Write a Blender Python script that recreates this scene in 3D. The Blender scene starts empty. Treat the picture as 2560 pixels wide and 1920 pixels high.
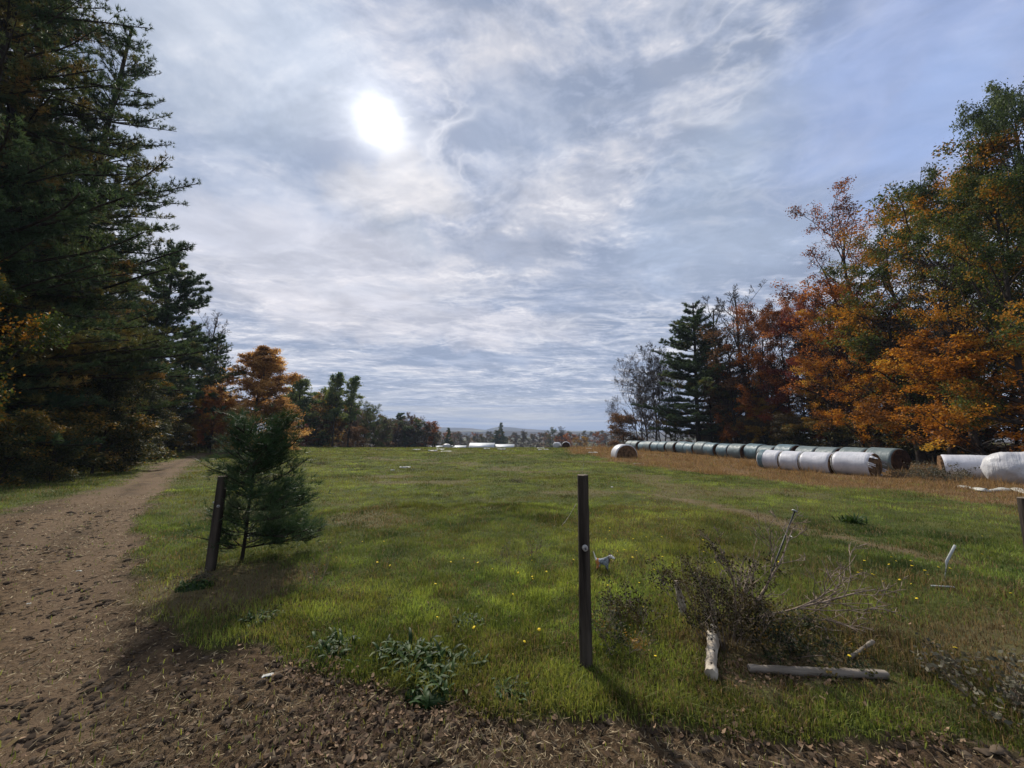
import bpy, math, random
import numpy as np
from mathutils import Vector, Matrix
PI = math.pi
R = math.radians
rng = np.random.default_rng(11)
random.seed(5)
S = bpy.context.scene
C = S.collection

# ------------------------------------------------------------------ camera
F, CX, CY = 923.0, 1280.0, 960.0          # focal length and centre in photo pixels (2560 wide)
EYE = 1.6
TH = math.atan(119.0/F)
cam = bpy.data.cameras.new("camera")
cam.sensor_width = 36.0
cam.lens = 36.0*F/2560.0
cam.clip_start = 0.05
cam.clip_end = 9000
camo = bpy.data.objects.new("camera", cam)
C.objects.link(camo)
camo.location = (0, 0, EYE)
camo.rotation_euler = (PI/2+TH, 0, 0)
S.camera = camo
S.render.resolution_x = 1024
S.render.resolution_y = 768
S.view_settings.view_transform = 'Standard'
S.view_settings.look = 'None'
S.view_settings.gamma = 1
S.view_settings.exposure = 0.18

def ray(px, py):
    u = (px-CX)/F; v = (CY-py)/F
    return np.array([u, math.cos(TH)-v*math.sin(TH), math.sin(TH)+v*math.cos(TH)])

# ------------------------------------------------------------------ sun and sky
sd = ray(948, 305); sd = sd/np.linalg.norm(sd)
SUN_EL = math.asin(sd[2]); SUN_AZ = math.atan2(sd[0], sd[1])
sun = bpy.data.lights.new("sun", 'SUN')
sun.energy = 4.6
sun.angle = R(1.2)
sun.color = (1.0, 0.93, 0.82)
suno = bpy.data.objects.new("sun", sun)
C.objects.link(suno)
suno.rotation_euler = Vector(-sd).to_track_quat('-Z', 'Y').to_euler()

W = bpy.data.worlds.new("World"); S.world = W; W.use_nodes = True
nt = W.node_tree; nt.nodes.clear()

class NB:
    """small helper for writing node graphs as expressions"""
    def __init__(s, nt): s.nt = nt; s.n = nt.nodes; s.l = nt.links
    def put(s, sock, v):
        if hasattr(v, 'is_linked') or isinstance(v, bpy.types.NodeSocket): s.l.new(v, sock)
        elif v is not None: sock.default_value = v
    def m(s, op, a, b=None, c=None, clamp=False):
        x = s.n.new('ShaderNodeMath'); x.operation = op; x.use_clamp = clamp
        s.put(x.inputs[0], a); s.put(x.inputs[1], b)
        if c is not None: s.put(x.inputs[2], c)
        return x.outputs[0]
    def v(s, op, a, b=None):
        x = s.n.new('ShaderNodeVectorMath'); x.operation = op
        s.put(x.inputs[0], a)
        if b is not None: s.put(x.inputs[1], b)
        return x.outputs['Value'] if op in ('DOT_PRODUCT', 'LENGTH') else x.outputs[0]
    def noise(s, vec, scale, det=6, rough=.55, dist=0.0, kind=None):
        x = s.n.new('ShaderNodeTexNoise')
        if kind: x.noise_type = kind
        s.put(x.inputs['Vector'], vec); x.inputs['Scale'].default_value = scale
        x.inputs['Detail'].default_value = det; x.inputs['Roughness'].default_value = rough
        x.inputs['Distortion'].default_value = dist
        return x.outputs[0]
    def sm(s, v, a, b, c=0.0, d=1.0):
        x = s.n.new('ShaderNodeMapRange'); x.interpolation_type = 'SMOOTHSTEP'
        s.put(x.inputs[0], v)
        for i, q in enumerate((a, b, c, d)): x.inputs[i+1].default_value = q
        return x.outputs[0]
    def mix(s, f, a, b, mode='MIX'):
        x = s.n.new('ShaderNodeMix'); x.data_type = 'RGBA'; x.blend_type = mode
        s.put(x.inputs[0], f)
        s.put(x.inputs[6], a if not isinstance(a, tuple) else (*a, 1)[:4])
        s.put(x.inputs[7], b if not isinstance(b, tuple) else (*b, 1)[:4])
        return x.outputs[2]
    def ramp(s, f, stops):
        x = s.n.new('ShaderNodeValToRGB'); s.put(x.inputs[0], f)
        e = x.color_ramp.elements
        while len(e) < len(stops): e.new(0.5)
        for i, (p, c) in enumerate(stops): e[i].position = p; e[i].color = (*c, 1)
        return x.outputs[0]
    def attr(s, name):
        x = s.n.new('ShaderNodeAttribute'); x.attribute_name = name
        return x
    def sep(s, vec):
        x = s.n.new('ShaderNodeSeparateXYZ'); s.put(x.inputs[0], vec); return x.outputs
    def comb(s, a, b, c):
        x = s.n.new('ShaderNodeCombineXYZ')
        s.put(x.inputs[0], a); s.put(x.inputs[1], b); s.put(x.inputs[2], c); return x.outputs[0]

def build_world():
    b = NB(nt)
    out = nt.nodes.new('ShaderNodeOutputWorld'); bg = nt.nodes.new('ShaderNodeBackground')
    nt.links.new(bg.outputs[0], out.inputs[0])
    bg.inputs['Strength'].default_value = 0.1
    sky = nt.nodes.new('ShaderNodeTexSky'); sky.sky_type = 'NISHITA'; sky.sun_disc = False
    sky.sun_elevation = SUN_EL; sky.sun_rotation = SUN_AZ
    sky.air_density = 1.0; sky.dust_density = 1.0; sky.ozone_density = 1.5
    tc = nt.nodes.new('ShaderNodeTexCoord')
    d = tc.outputs['Generated']
    x, y, z = b.sep(d)
    zz = b.m('ADD', b.m('MAXIMUM', z, 0.0), 0.07)
    p = b.comb(b.m('DIVIDE', x, zz), b.m('DIVIDE', y, zz), 0.0)
    # warp
    nw = nt.nodes.new('ShaderNodeTexNoise'); nt.links.new(p, nw.inputs['Vector'])
    nw.inputs['Scale'].default_value = .55; nw.inputs['Detail'].default_value = 3
    wv = nt.nodes.new('ShaderNodeVectorMath'); wv.operation = 'SCALE'
    sub = b.v('SUBTRACT', nw.outputs['Color'], (0.5, 0.5, 0.5))
    nt.links.new(sub, wv.inputs[0]); wv.inputs['Scale'].default_value = .55
    q = b.v('ADD', p, wv.outputs[0])
    # anisotropic streaks: stretch across x
    qs = b.v('MULTIPLY', q, (0.75, 1.0, 1.0))
    big = b.noise(qs, .95, 5, .55, .25)
    mid = b.noise(b.v('ADD', qs, (7.3, 2.1, 0)), 2.8, 10, .60, .5)
    r1 = b.noise(b.v('ADD', qs, (3.1, 9.7, 0)), 1.7, 4, .52, .35)
    ridge = b.m('SUBTRACT', 1.0, b.m('MULTIPLY', b.m('ABSOLUTE', b.m('SUBTRACT', r1, .5)), 15.0), clamp=True)
    ridge = b.m('POWER', ridge, 2.2)
    r2 = b.noise(b.v('ADD', qs, (13.1, 1.7, 0)), 4.2, 5, .55, .35)
    ridge2 = b.m('POWER', b.m('SUBTRACT', 1.0, b.m('MULTIPLY', b.m('ABSOLUTE', b.m('SUBTRACT', r2, .5)), 15.0), clamp=True), 2.0)
    dens = b.m('ADD', b.m('MULTIPLY', big, .9), b.m('MULTIPLY', mid, .55))
    cov = b.sm(dens, .64, .80)
    # clearer, bluer towards the upper right
    right = b.sm(b.v('DOT_PRODUCT', d, (0.74, 0.42, 0.52)), .90, 1.0)
    cov = b.m('MULTIPLY', cov, b.m('SUBTRACT', 1.0, b.m('MULTIPLY', right, .35)))
    base = b.m('SUBTRACT', .93, b.m('MULTIPLY', right, .15))
    skyc = b.mix(1.0, sky.outputs[0], (0.55, 0.60, 0.80), 'MULTIPLY')
    # relief of the cloud deck: the side turned to the sun is brighter
    sx, sy = float(sd[0]/math.hypot(sd[0], sd[1])), float(sd[1]/math.hypot(sd[0], sd[1]))
    def relief(scale, det, rough, off, step, dist):
        qa = b.v('ADD', qs, off); qb = b.v('ADD', qa, (sx*step, sy*step, 0.0))
        return b.m('SUBTRACT', b.noise(qa, scale, det, rough, dist), b.noise(qb, scale, det, rough, dist))
    rel = b.m('ADD', b.m('MULTIPLY', relief(1.5, 7, .55, (3.3, 8.1, 0), .16, .7), 1.5), b.m('MULTIPLY', relief(4.2, 9, .62, (1.3, 4.1, 0), .06, .5), 1.9))
    rel = b.m('ADD', rel, b.m('MULTIPLY', relief(11.0, 8, .62, (5.3, 2.1, 0), .022, .4), 1.7))
    f_ = b.m('ADD', .42, b.m('MULTIPLY', b.m('SUBTRACT', cov, .5), .55))
    f_ = b.m('ADD', f_, b.m('MULTIPLY', b.m('SUBTRACT', mid, .5), 1.1))
    f_ = b.m('ADD', f_, b.m('MULTIPLY', rel, 1.55))
    # puffy cells of the altocumulus deck, only in patches
    def cells(scale, amt):
        nn = nt.nodes.new('ShaderNodeTexNoise'); nt.links.new(qs, nn.inputs['Vector']); nn.inputs['Scale'].default_value = scale*.8; nn.inputs['Detail'].default_value = 5; nn.inputs['Roughness'].default_value = .6
        ww = nt.nodes.new('ShaderNodeVectorMath'); ww.operation = 'SCALE'; nt.links.new(b.v('SUBTRACT', nn.outputs['Color'], (.5, .5, .5)), ww.inputs[0]); ww.inputs['Scale'].default_value = 1.5/scale
        vv = nt.nodes.new('ShaderNodeTexVoronoi'); vv.feature = 'SMOOTH_F1'; vv.inputs['Scale'].default_value = scale; vv.inputs['Smoothness'].default_value = .35
        nt.links.new(b.v('ADD', qs, ww.outputs[0]), vv.inputs['Vector'])
        return b.m('MULTIPLY', b.m('SUBTRACT', .42, vv.outputs['Distance']), amt)
    pm = b.sm(b.noise(b.v('ADD', qs, (2.0, 15.0, 0)), .9, 3, .5), .34, .54)
    f_ = b.m('ADD', f_, b.m('MULTIPLY', pm, b.m('ADD', cells(4.2, 1.15), cells(9.5, .95))))
    f_ = b.m('MAXIMUM', b.m('MINIMUM', f_, 1.35), -.25)
    f_ = b.m('DIVIDE', b.m('ADD', f_, .25), 1.6)
    clouds = b.ramp(f_, [(0, (.30, .36, .49)), (.35, (.39, .45, .59)), (.6, (.50, .545, .66)), (.82, (.62, .64, .73)), (1, (.80, .81, .87))])
    tens = nt.nodes.new('ShaderNodeVectorMath'); tens.operation = 'SCALE'; nt.links.new(clouds, tens.inputs[0]); tens.inputs['Scale'].default_value = 9.4
    rm = b.sm(b.noise(b.v('ADD', qs, (21.0, 5.0, 0)), 1.1, 3, .5), .42, .62)
    clouds = b.mix(b.m('MULTIPLY', b.m('MULTIPLY', ridge, rm), .55), tens.outputs[0], (7.9, 8.0, 8.5))
    clouds = b.mix(b.m('MULTIPLY', b.m('MULTIPLY', ridge2, rm), .42), clouds, (7.5, 7.6, 8.1))
    # rosy white around the middle left where the sun lights the deck
    sdot = b.v('DOT_PRODUCT', d, tuple(float(t) for t in sd))
    wid = b.sm(sdot, .70, 1.0)
    clouds = b.mix(b.m('MULTIPLY', wid, b.m('MULTIPLY', cov, .42)), clouds, (7.3, 7.0, 7.0))
    col = b.mix(base, skyc, clouds)
    # a few named features of this sky: dark bellies, blue openings, bright billows
    def spot(px, py, wx, wy, rot=0.0, thr=(0.0, 1.0)):
        c = ray(px, py); c = c/np.linalg.norm(c)
        rx = np.array([c[1], -c[0], 0.0]); rx /= np.linalg.norm(rx); up_ = np.cross(rx, c)
        ca, sa = math.cos(rot), math.sin(rot)
        e1 = (ca*rx+sa*up_)*F/wx; e2 = (-sa*rx+ca*up_)*F/wy
        dd = b.v('ADD', b.v('SUBTRACT', d, tuple(map(float, c))), wq)
        a1 = b.v('DOT_PRODUCT', dd, tuple(map(float, e1))); a2 = b.v('DOT_PRODUCT', dd, tuple(map(float, e2)))
        r2_ = b.m('ADD', b.m('MULTIPLY', a1, a1), b.m('MULTIPLY', a2, a2))
        return b.sm(r2_, .15, 1.3, 1.0, 0.0)
    n5 = nt.nodes.new('ShaderNodeTexNoise'); nt.links.new(d, n5.inputs['Vector']); n5.inputs['Scale'].default_value = 9; n5.inputs['Detail'].default_value = 7; n5.inputs['Roughness'].default_value = .6
    sub5 = b.v('SUBTRACT', n5.outputs['Color'], (0.5, 0.5, 0.5)); w5 = nt.nodes.new('ShaderNodeVectorMath'); w5.operation = 'SCALE'
    nt.links.new(sub5, w5.inputs[0]); w5.inputs['Scale'].default_value = .16; wq = w5.outputs[0]
    for (px_, py_, wx, wy, ro, c_, am) in [(1270, 625, 190, 60, -.03, (3.0, 3.5, 4.7), .75), (1020, 605, 90, 45, -.45, (3.3, 3.9, 5.0), .6), (1600, 690, 260, 70, .1, (3.5, 4.1, 5.5), .5),
                                        (1180, 895, 230, 30, 0, (3.2, 3.9, 5.4), .6), (950, 745, 190, 40, 0, (3.6, 4.3, 5.7), .5), (560, 470, 260, 150, .2, (3.5, 4.3, 5.9), .55),
                                        (1950, 430, 330, 170, .3, (4.1, 4.9, 6.4), .6), (1300, 330, 130, 110, 0, (3.7, 4.4, 5.9), .5), (2520, 60, 300, 230, .3, (2.6, 3.5, 6.3), .6), (2330, 330, 120, 60, .8, (3.0, 4.1, 6.8), .5),
                                        (760, 650, 330, 120, .05, (7.4, 7.2, 7.6), .5), (1050, 800, 420, 60, 0, (6.9, 6.7, 7.2), .45), (1000, 480, 150, 70, .1, (7.6, 7.3, 7.3), .5), (620, 130, 200, 150, .5, (5.4, 6.1, 7.2), .5)]:
        col = b.mix(b.m('MULTIPLY', spot(px_, py_, wx, wy, ro), am), col, b.mix(1.0, (c_), b.mix(b.sm(mid, .3, .7), (.86, .86, .86), (1.16, 1.16, 1.16)), 'MULTIPLY'))
    # horizon bands
    hz = b.sm(z, .0, .13, 1.0, 0.0)
    az = b.m('ARCTAN2', x, y)
    hv = b.comb(b.m('MULTIPLY', az, 1.6), b.m('MULTIPLY', z, 34.0), 0.0)
    hb = b.noise(hv, 1.0, 6, .55, .5)
    hband = b.mix(b.sm(hb, .42, .60), (2.3, 3.15, 5.0), (5.6, 5.7, 6.1))
    col = b.mix(b.m('MULTIPLY', hz, .9), col, hband)
    # sun seen through the thin cloud
    th_ = b.m('SQRT', b.m('MAXIMUM', b.m('MULTIPLY', b.m('SUBTRACT', 1.0, sdot), 2.0), 0.0))
    th_ = b.m('MULTIPLY', th_, b.m('ADD', .80, b.m('MULTIPLY', b.noise(d, 16.0, 5, .6), .42)))
    g1 = b.m('MULTIPLY', b.m('EXPONENT', b.m('MULTIPLY', th_, -38.0)), 20.0)
    g2 = b.m('MULTIPLY', b.m('MULTIPLY', b.m('EXPONENT', b.m('MULTIPLY', th_, -9.0)), 2.4), b.sm(mid, .32, .62, .45, 1.1))
    glow = nt.nodes.new('ShaderNodeVectorMath'); glow.operation = 'SCALE'; glow.inputs[0].default_value = (1.0, .97, .91)
    nt.links.new(b.m('ADD', g1, g2), glow.inputs['Scale'])
    col = b.v('ADD', col, glow.outputs[0])
    # towards the horizon below: ground tone
    low = b.sm(z, -.08, -.005, 1.0, 0.0)
    col = b.mix(low, col, (1.2, 1.3, 1.3))
    nt.links.new(col, bg.inputs['Color'])
build_world()
W.cycles.sampling_method = 'MANUAL'
W.cycles.sample_map_resolution = 512

# ------------------------------------------------------------------ numeric helpers
def hash2(ix, iy, seed):
    n = (ix.astype(np.int64)*374761393 + iy.astype(np.int64)*668265263 + seed*1442695041) & 0xffffffff
    n = ((n ^ (n >> 13))*1274126177) & 0xffffffff
    return ((n ^ (n >> 16)) & 0xffff)/65535.0
def vnoise(x, y, seed=0):
    xi = np.floor(x); yi = np.floor(y); fx = x-xi; fy = y-yi
    fx = fx*fx*(3-2*fx); fy = fy*fy*(3-2*fy)
    a = hash2(xi, yi, seed); b = hash2(xi+1, yi, seed); c = hash2(xi, yi+1, seed); d = hash2(xi+1, yi+1, seed)
    return a*(1-fx)*(1-fy)+b*fx*(1-fy)+c*(1-fx)*fy+d*fx*fy
def fbm(x, y, seed=0, o=4):
    s = 0; a = .5; t = 0
    for i in range(o):
        s = s+a*vnoise(x*2**i+i*17.3, y*2**i-i*9.1, seed+i); t += a; a *= .55
    return s/t
def sstep(a, b, v):
    t = np.clip((v-a)/(b-a), 0, 1); return t*t*(3-2*t)

YK = [-400, -20, 0, 5, 20, 50, 62, 67, 80, 120, 200, 320, 700, 1500, 2500, 5000]
ZK = [0, 0, 0, -.04, -.5, -.75, -1.1, -1.3, -2.2, -5.5, -10, -12.5, -17, -18, -10, -10]
def terr(x, y):
    x = np.asarray(x, float); y = np.asarray(y, float)
    z = np.interp(y, YK, ZK)
    r = np.hypot(x, y)
    z = z + (fbm(x*.11+5, y*.11, 3, 3)-.5)*.22*sstep(6, 25, r)
    z = z + (fbm(x*.7, y*.7, 9, 3)-.5)*.06*sstep(1.5, 6, r)*(1-sstep(80, 160, r))
    # the crest line of the pasture is a touch uneven, the woods' floor rises slightly
    z = z + .9*sstep(24, 60, np.abs(x))*(1-sstep(140, 220, np.abs(y)))
    return z
def G(px, py):
    """ground point seen at a photo pixel"""
    d = ray(px, py); t = 1.0
    for _ in range(4000):
        p = d*t
        if EYE+p[2] <= float(terr(p[0], p[1])): break
        t += 0.004+t*.0015
    return np.array([p[0], p[1], float(terr(p[0], p[1]))])
K = 2560/2212.0
def D(x, y): return G(x*K, y*K)
def at(dx, Y):
    """x for a display column at depth Y (ground level)"""
    u = (dx*K-CX)/F
    # forward distance to image plane for a point at height ~ ground
    f = Y*math.cos(TH)+(-2.2)*math.sin(TH)
    return u*f
def gz(x, y): return float(terr(x, y))

def mk_mesh(name, V, tris=None, quads=None, attrs=None, smooth=False, cols=None):
    me = bpy.data.meshes.new(name)
    V = np.asarray(V, np.float32)
    nT = 0 if tris is None else len(tris); nQ = 0 if quads is None else len(quads)
    idx = []
    if nT: idx.append(np.asarray(tris, np.int32).ravel())
    if nQ: idx.append(np.asarray(quads, np.int32).ravel())
    idx = np.concatenate(idx)
    me.vertices.add(len(V)); me.vertices.foreach_set('co', V.ravel())
    me.loops.add(len(idx)); me.loops.foreach_set('vertex_index', idx)
    me.polygons.add(nT+nQ)
    st = np.concatenate([np.arange(nT)*3, nT*3+np.arange(nQ)*4]).astype(np.int32)
    me.polygons.foreach_set('loop_start', st)
    me.update(calc_edges=True)
    if smooth: me.polygons.foreach_set('use_smooth', np.ones(nT+nQ, bool))
    for k, a in (attrs or {}).items():
        at_ = me.attributes.new(k, 'FLOAT', 'POINT'); at_.data.foreach_set('value', np.asarray(a, np.float32))
    for k, a in (cols or {}).items():
        at_ = me.attributes.new(k, 'FLOAT_COLOR', 'POINT')
        a = np.concatenate([np.asarray(a, np.float32), np.ones((len(a), 1), np.float32)], 1)
        at_.data.foreach_set('color', a.ravel())
    me.validate()
    return me

def tag(o, label=None, cat=None, group=None, kind=None):
    if label: o['label'] = label
    if cat: o['category'] = cat
    if group: o['group'] = group
    if kind: o['kind'] = kind
    return o
def link(name, me, mat=None, parent=None):
    o = bpy.data.objects.new(name, me); C.objects.link(o)
    if mat is not None:
        if len(me.materials) == 0: me.materials.append(mat)
        else: me.materials[0] = mat
    if parent is not None: o.parent = parent
    return o
def empty(name, loc, rz=0, label=None, cat=None, group=None):
    o = bpy.data.objects.new(name, None); C.objects.link(o)
    o.empty_display_size = .1
    o.location = loc; o.rotation_euler = (0, 0, rz)
    return tag(o, label, cat, group)
def clone(o, parent=None):
    c = o.copy(); C.objects.link(c)
    if parent is not None: c.parent = parent
    for ch in list(o.children): clone(ch, c)
    return c

def unit(v): return v/np.maximum(np.linalg.norm(v, axis=-1, keepdims=True), 1e-9)
def tubes(P, Rd, sides):
    """P (M,n,3), Rd (M,n) -> verts, quads"""
    M, n, _ = P.shape
    T = np.gradient(P, axis=1); T = unit(T)
    ref = np.where(np.abs(T[..., 2:3]) > .85, np.array([1.0, 0, 0]), np.array([0, 0, 1.0]))
    A = unit(np.cross(T, ref)); B = np.cross(T, A)
    a = np.arange(sides)*2*PI/sides
    V = P[:, :, None, :]+Rd[:, :, None, None]*(np.cos(a)[None, None, :, None]*A[:, :, None, :]+np.sin(a)[None, None, :, None]*B[:, :, None, :])
    ids = np.arange(M*n*sides).reshape(M, n, sides)
    q = np.stack([ids[:, :-1, :], np.roll(ids, -1, 2)[:, :-1, :], np.roll(ids, -1, 2)[:, 1:, :], ids[:, 1:, :]], -1)
    return V.reshape(-1, 3), q.reshape(-1, 4)
class Geo:
    def __init__(s): s.V = []; s.Q = []; s.T = []; s.n = 0; s.A = []
    def add(s, V, quads=None, tris=None, a=None):
        if quads is not None and len(quads): s.Q.append(np.asarray(quads)+s.n)
        if tris is not None and len(tris): s.T.append(np.asarray(tris)+s.n)
        s.V.append(np.asarray(V)); s.n += len(V)
        s.A.append(np.full(len(V), .5) if a is None else (np.full(len(V), a) if np.isscalar(a) else a))
    def tube(s, pts, rad, sides=8, cap=True, a=None):
        P = np.asarray(pts, float)[None]; rd = np.asarray(rad, float)[None]
        if rd.shape[1] != P.shape[1]: rd = np.linspace(rd[0, 0], rd[0, -1], P.shape[1])[None]
        V, q = tubes(P, rd, sides)
        n = P.shape[1]; t = None
        if cap:
            V = np.concatenate([V, P[0, :1], P[0, -1:]])
            c0 = n*sides; i = np.arange(sides); j = (i+1) % sides
            t = np.concatenate([np.stack([j, i, np.full(sides, c0)], 1), np.stack([i+(n-1)*sides, j+(n-1)*sides, np.full(sides, c0+1)], 1)])
        s.add(V, q, t, a)
    def mesh(s, name, smooth=False):
        V = np.concatenate(s.V)
        return mk_mesh(name, V, np.concatenate(s.T) if s.T else None, np.concatenate(s.Q) if s.Q else None, {'var': np.concatenate(s.A)}, smooth)

# ------------------------------------------------------------------ materials
def mat_new(name):
    m = bpy.data.materials.new(name); m.use_nodes = True
    n = m.node_tree; n.nodes.clear()
    out = n.nodes.new('ShaderNodeOutputMaterial')
    return m, NB(n), out
def simple(name, c, rough=.8, spec=.3, var=.25, scale=8, bump=0.0, c2=None, bscale=None, metal=0.0, coord='Object', stretch=(1, 1, 1), det=5):
    m, b, out = mat_new(name)
    tc = b.n.new('ShaderNodeTexCoord').outputs[coord]
    v = b.v('MULTIPLY', tc, stretch)
    nz = b.noise(v, scale, det, .6, .3)
    c2 = c2 or tuple(t*(1-var*1.6) for t in c)
    col = b.mix(b.sm(nz, .32, .68), c2, c)
    p = b.n.new('ShaderNodeBsdfPrincipled')
    b.put(p.inputs['Base Color'], col)
    p.inputs['Roughness'].default_value = rough
    p.inputs['Specular IOR Level'].default_value = spec
    p.inputs['Metallic'].default_value = metal
    if bump:
        bp = b.n.new('ShaderNodeBump'); bp.inputs['Distance'].default_value = bump; bp.inputs['Strength'].default_value = .9
        b.put(bp.inputs['Height'], b.noise(v, bscale or scale*2.5, 6, .65, .2))
        b.put(p.inputs['Normal'], bp.outputs[0])
    b.put(out.inputs[0], p.outputs[0])
    return m
def leafmat(name, stops, trans=.35, rough=.6, col_attr=None):
    """thin foliage: colour by the clump value stored on the leaves"""
    m, b, out = mat_new(name)
    if col_attr: col = b.attr(col_attr).outputs['Color']
    else: col = b.ramp(b.attr('var').outputs['Fac'], stops)
    df = b.n.new('ShaderNodeBsdfPrincipled'); b.put(df.inputs['Base Color'], col)
    df.inputs['Roughness'].default_value = rough; df.inputs['Specular IOR Level'].default_value = .14
    tr = b.n.new('ShaderNodeBsdfTranslucent')
    b.put(tr.inputs['Color'], b.mix(1.0, col, (1.25, 1.15, .8), 'MULTIPLY'))
    mx = b.n.new('ShaderNodeMixShader'); mx.inputs[0].default_value = trans
    b.put(mx.inputs[1], df.outputs[0]); b.put(mx.inputs[2], tr.outputs[0])
    b.put(out.inputs[0], mx.outputs[0])
    return m
M = {}
M['bark'] = simple('bark', (.062, .050, .042), .95, .1, .45, 3, .012, coord='Object', stretch=(1, 1, .25), bscale=30)
M['bark_grey'] = simple('bark_grey', (.12, .105, .095), .95, .1, .4, 3, .008, stretch=(1, 1, .3), bscale=25)
M['twig'] = simple('twig', (.075, .060, .055), .95, .1, .3, 2)
M['pine'] = leafmat('pine_needles', [(0, (0.0316, 0.0551, 0.0327)), (0.35, (0.0562, 0.0972, 0.0475)), (0.6, (0.0966, 0.1426, 0.0624)), (0.78, (0.1668, 0.154, 0.0505)), (1, (0.2633, 0.1458, 0.0505))], .28)
M['pine_olive'] = leafmat('pine_needles_olive', [(0, (0.0371, 0.0551, 0.0267)), (0.35, (0.081, 0.0972, 0.0356)), (0.6, (0.1604, 0.1378, 0.0446)), (0.8, (0.2363, 0.149, 0.0475)), (1, (0.3375, 0.1782, 0.0535))], .30)
M['pine_blue'] = leafmat('sapling_needles', [(0, (0.0212, 0.0455, 0.0199)), (0.5, (0.0452, 0.086, 0.0378)), (0.8, (0.0732, 0.1201, 0.0547)), (1, (0.1461, 0.1898, 0.0994))], .22, .45)
M['orange'] = leafmat('orange_leaves', [(0, (0.1035, 0.0438, 0.0132)), (0.3, (0.2185, 0.09, 0.0154)), (0.55, (0.414, 0.1562, 0.0165)), (0.8, (0.5175, 0.2375, 0.022)), (1, (0.483, 0.3, 0.044))], .42)
M['rust'] = leafmat('rust_leaves', [(0, (0.0794, 0.03, 0.0132)), (0.4, (0.1984, 0.0683, 0.0198)), (0.7, (0.3438, 0.1119, 0.022)), (1, (0.4496, 0.1775, 0.033))], .38)
M['crimson'] = leafmat('crimson_leaves', [(0, (0.054, 0.0175, 0.0154)), (0.5, (0.156, 0.0325, 0.0286)), (1, (0.288, 0.075, 0.0385))], .38)
M['mixed'] = leafmat('green_and_orange_leaves', [(0, (0.0403, 0.0595, 0.0184)), (0.35, (0.069, 0.1032, 0.0253)), (0.55, (0.138, 0.1323, 0.023)), (0.72, (0.322, 0.1587, 0.0207)), (1, (0.46, 0.2116, 0.023))], .38)
M['green'] = leafmat('green_leaves', [(0, (0.03, 0.0504, 0.0216)), (0.5, (0.072, 0.1056, 0.0408)), (1, (0.132, 0.162, 0.06))], .38)
M['poplar'] = leafmat('poplar_leaves', [(0, (.035, .075, .028)), (.5, (.085, .14, .05)), (1, (.19, .23, .08))], .42)
M['gold'] = leafmat('gold_leaves', [(0, (.14, .075, .014)), (.5, (.33, .19, .025)), (1, (.50, .33, .05))], .42)
M['larch'] = leafmat('golden_orange_needles', [(0, (.20, .105, .045)), (.4, (.42, .235, .085)), (.7, (.56, .34, .13)), (1, (.64, .44, .20))], .5)
M['brown'] = leafmat('brown_leaves', [(0, (0.0517, 0.0322, 0.0207)), (0.5, (0.115, 0.0667, 0.0345)), (1, (0.2185, 0.1092, 0.046))], .3)
M['drab'] = leafmat('drab_scrub_leaves', [(0, (.05, .048, .036)), (.5, (.09, .08, .052)), (1, (.15, .12, .07))], .3)
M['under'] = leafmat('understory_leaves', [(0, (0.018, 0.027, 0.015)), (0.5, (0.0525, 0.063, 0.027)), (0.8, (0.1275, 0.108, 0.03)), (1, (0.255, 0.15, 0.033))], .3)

# ------------------------------------------------------------------ ground
dirt_poly = [D(*p)[:2] for p in [(560, 971.5), (555, 975), (455, 984), (415, 1000), (370, 1040), (330, 1090), (290, 1140), (258, 1195), (275, 1240), (300, 1275), (350, 1310),
             (370, 1345), (430, 1378), (540, 1400), (640, 1430), (740, 1452), (830, 1472), (930, 1508), (1030, 1528), (1200, 1545), (1450, 1562), (1650, 1582), (1900, 1600), (2212, 1615)]]
dirt_poly = [tuple(p) for p in dirt_poly] + [(9, .9), (9, -9), (-40, -9), (-26, 4)] + [tuple(D(*p)[:2]) for p in [(0, 1112), (110, 1082), (215, 1056), (285, 1030), (330, 1004), (430, 979)]]
dry_poly = [tuple(D(*p)[:2]) for p in [(1225, 969), (1330, 967), (1380, 968)]] + [(18, 58), (24, 48), (30, 24), (30, 12)] + [tuple(D(*p)[:2]) for p in [(2212, 1105), (2090, 1075), (1900, 1062), (1700, 1046), (1520, 1022), (1370, 1002), (1265, 984)]]
trk_line = [tuple(D(*p)[:2]) for p in [(1380, 1063), (1480, 1080), (1580, 1100), (1700, 1131), (1800, 1160), (1900, 1180), (2010, 1205)]]
def poly_sd(x, y, poly):
    """signed distance, positive inside"""
    ins = np.zeros(x.shape, bool); dm = np.full(x.shape, 1e9)
    n = len(poly)
    for i in range(n):
        x1, y1 = poly[i]; x2, y2 = poly[(i+1) % n]
        c = ((y1 > y) != (y2 > y)) & (x < (x2-x1)*(y-y1)/((y2-y1) if abs(y2-y1) > 1e-9 else 1e-9)+x1)
        ins ^= c
        dx, dy = x2-x1, y2-y1; L = dx*dx+dy*dy+1e-12
        t = np.clip(((x-x1)*dx+(y-y1)*dy)/L, 0, 1)
        dm = np.minimum(dm, np.hypot(x-x1-t*dx, y-y1-t*dy))
    return np.where(ins, dm, -dm)
def line_d(x, y, ln):
    dm = np.full(x.shape, 1e9)
    for i in range(len(ln)-1):
        x1, y1 = ln[i]; x2, y2 = ln[i+1]
        dx, dy = x2-x1, y2-y1; t = np.clip(((x-x1)*dx+(y-y1)*dy)/(dx*dx+dy*dy), 0, 1)
        dm = np.minimum(dm, np.hypot(x-x1-t*dx, y-y1-t*dy))
    return dm
rut_l = [tuple(D(*p)[:2]) for p in [(440, 983), (385, 1012), (312, 1072), (240, 1150), (190, 1240), (120, 1400), (20, 1600)]]
rut_r = [tuple(D(*p)[:2]) for p in [(415, 983), (330, 1010), (232, 1060), (130, 1125), (0, 1215)]]
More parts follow.
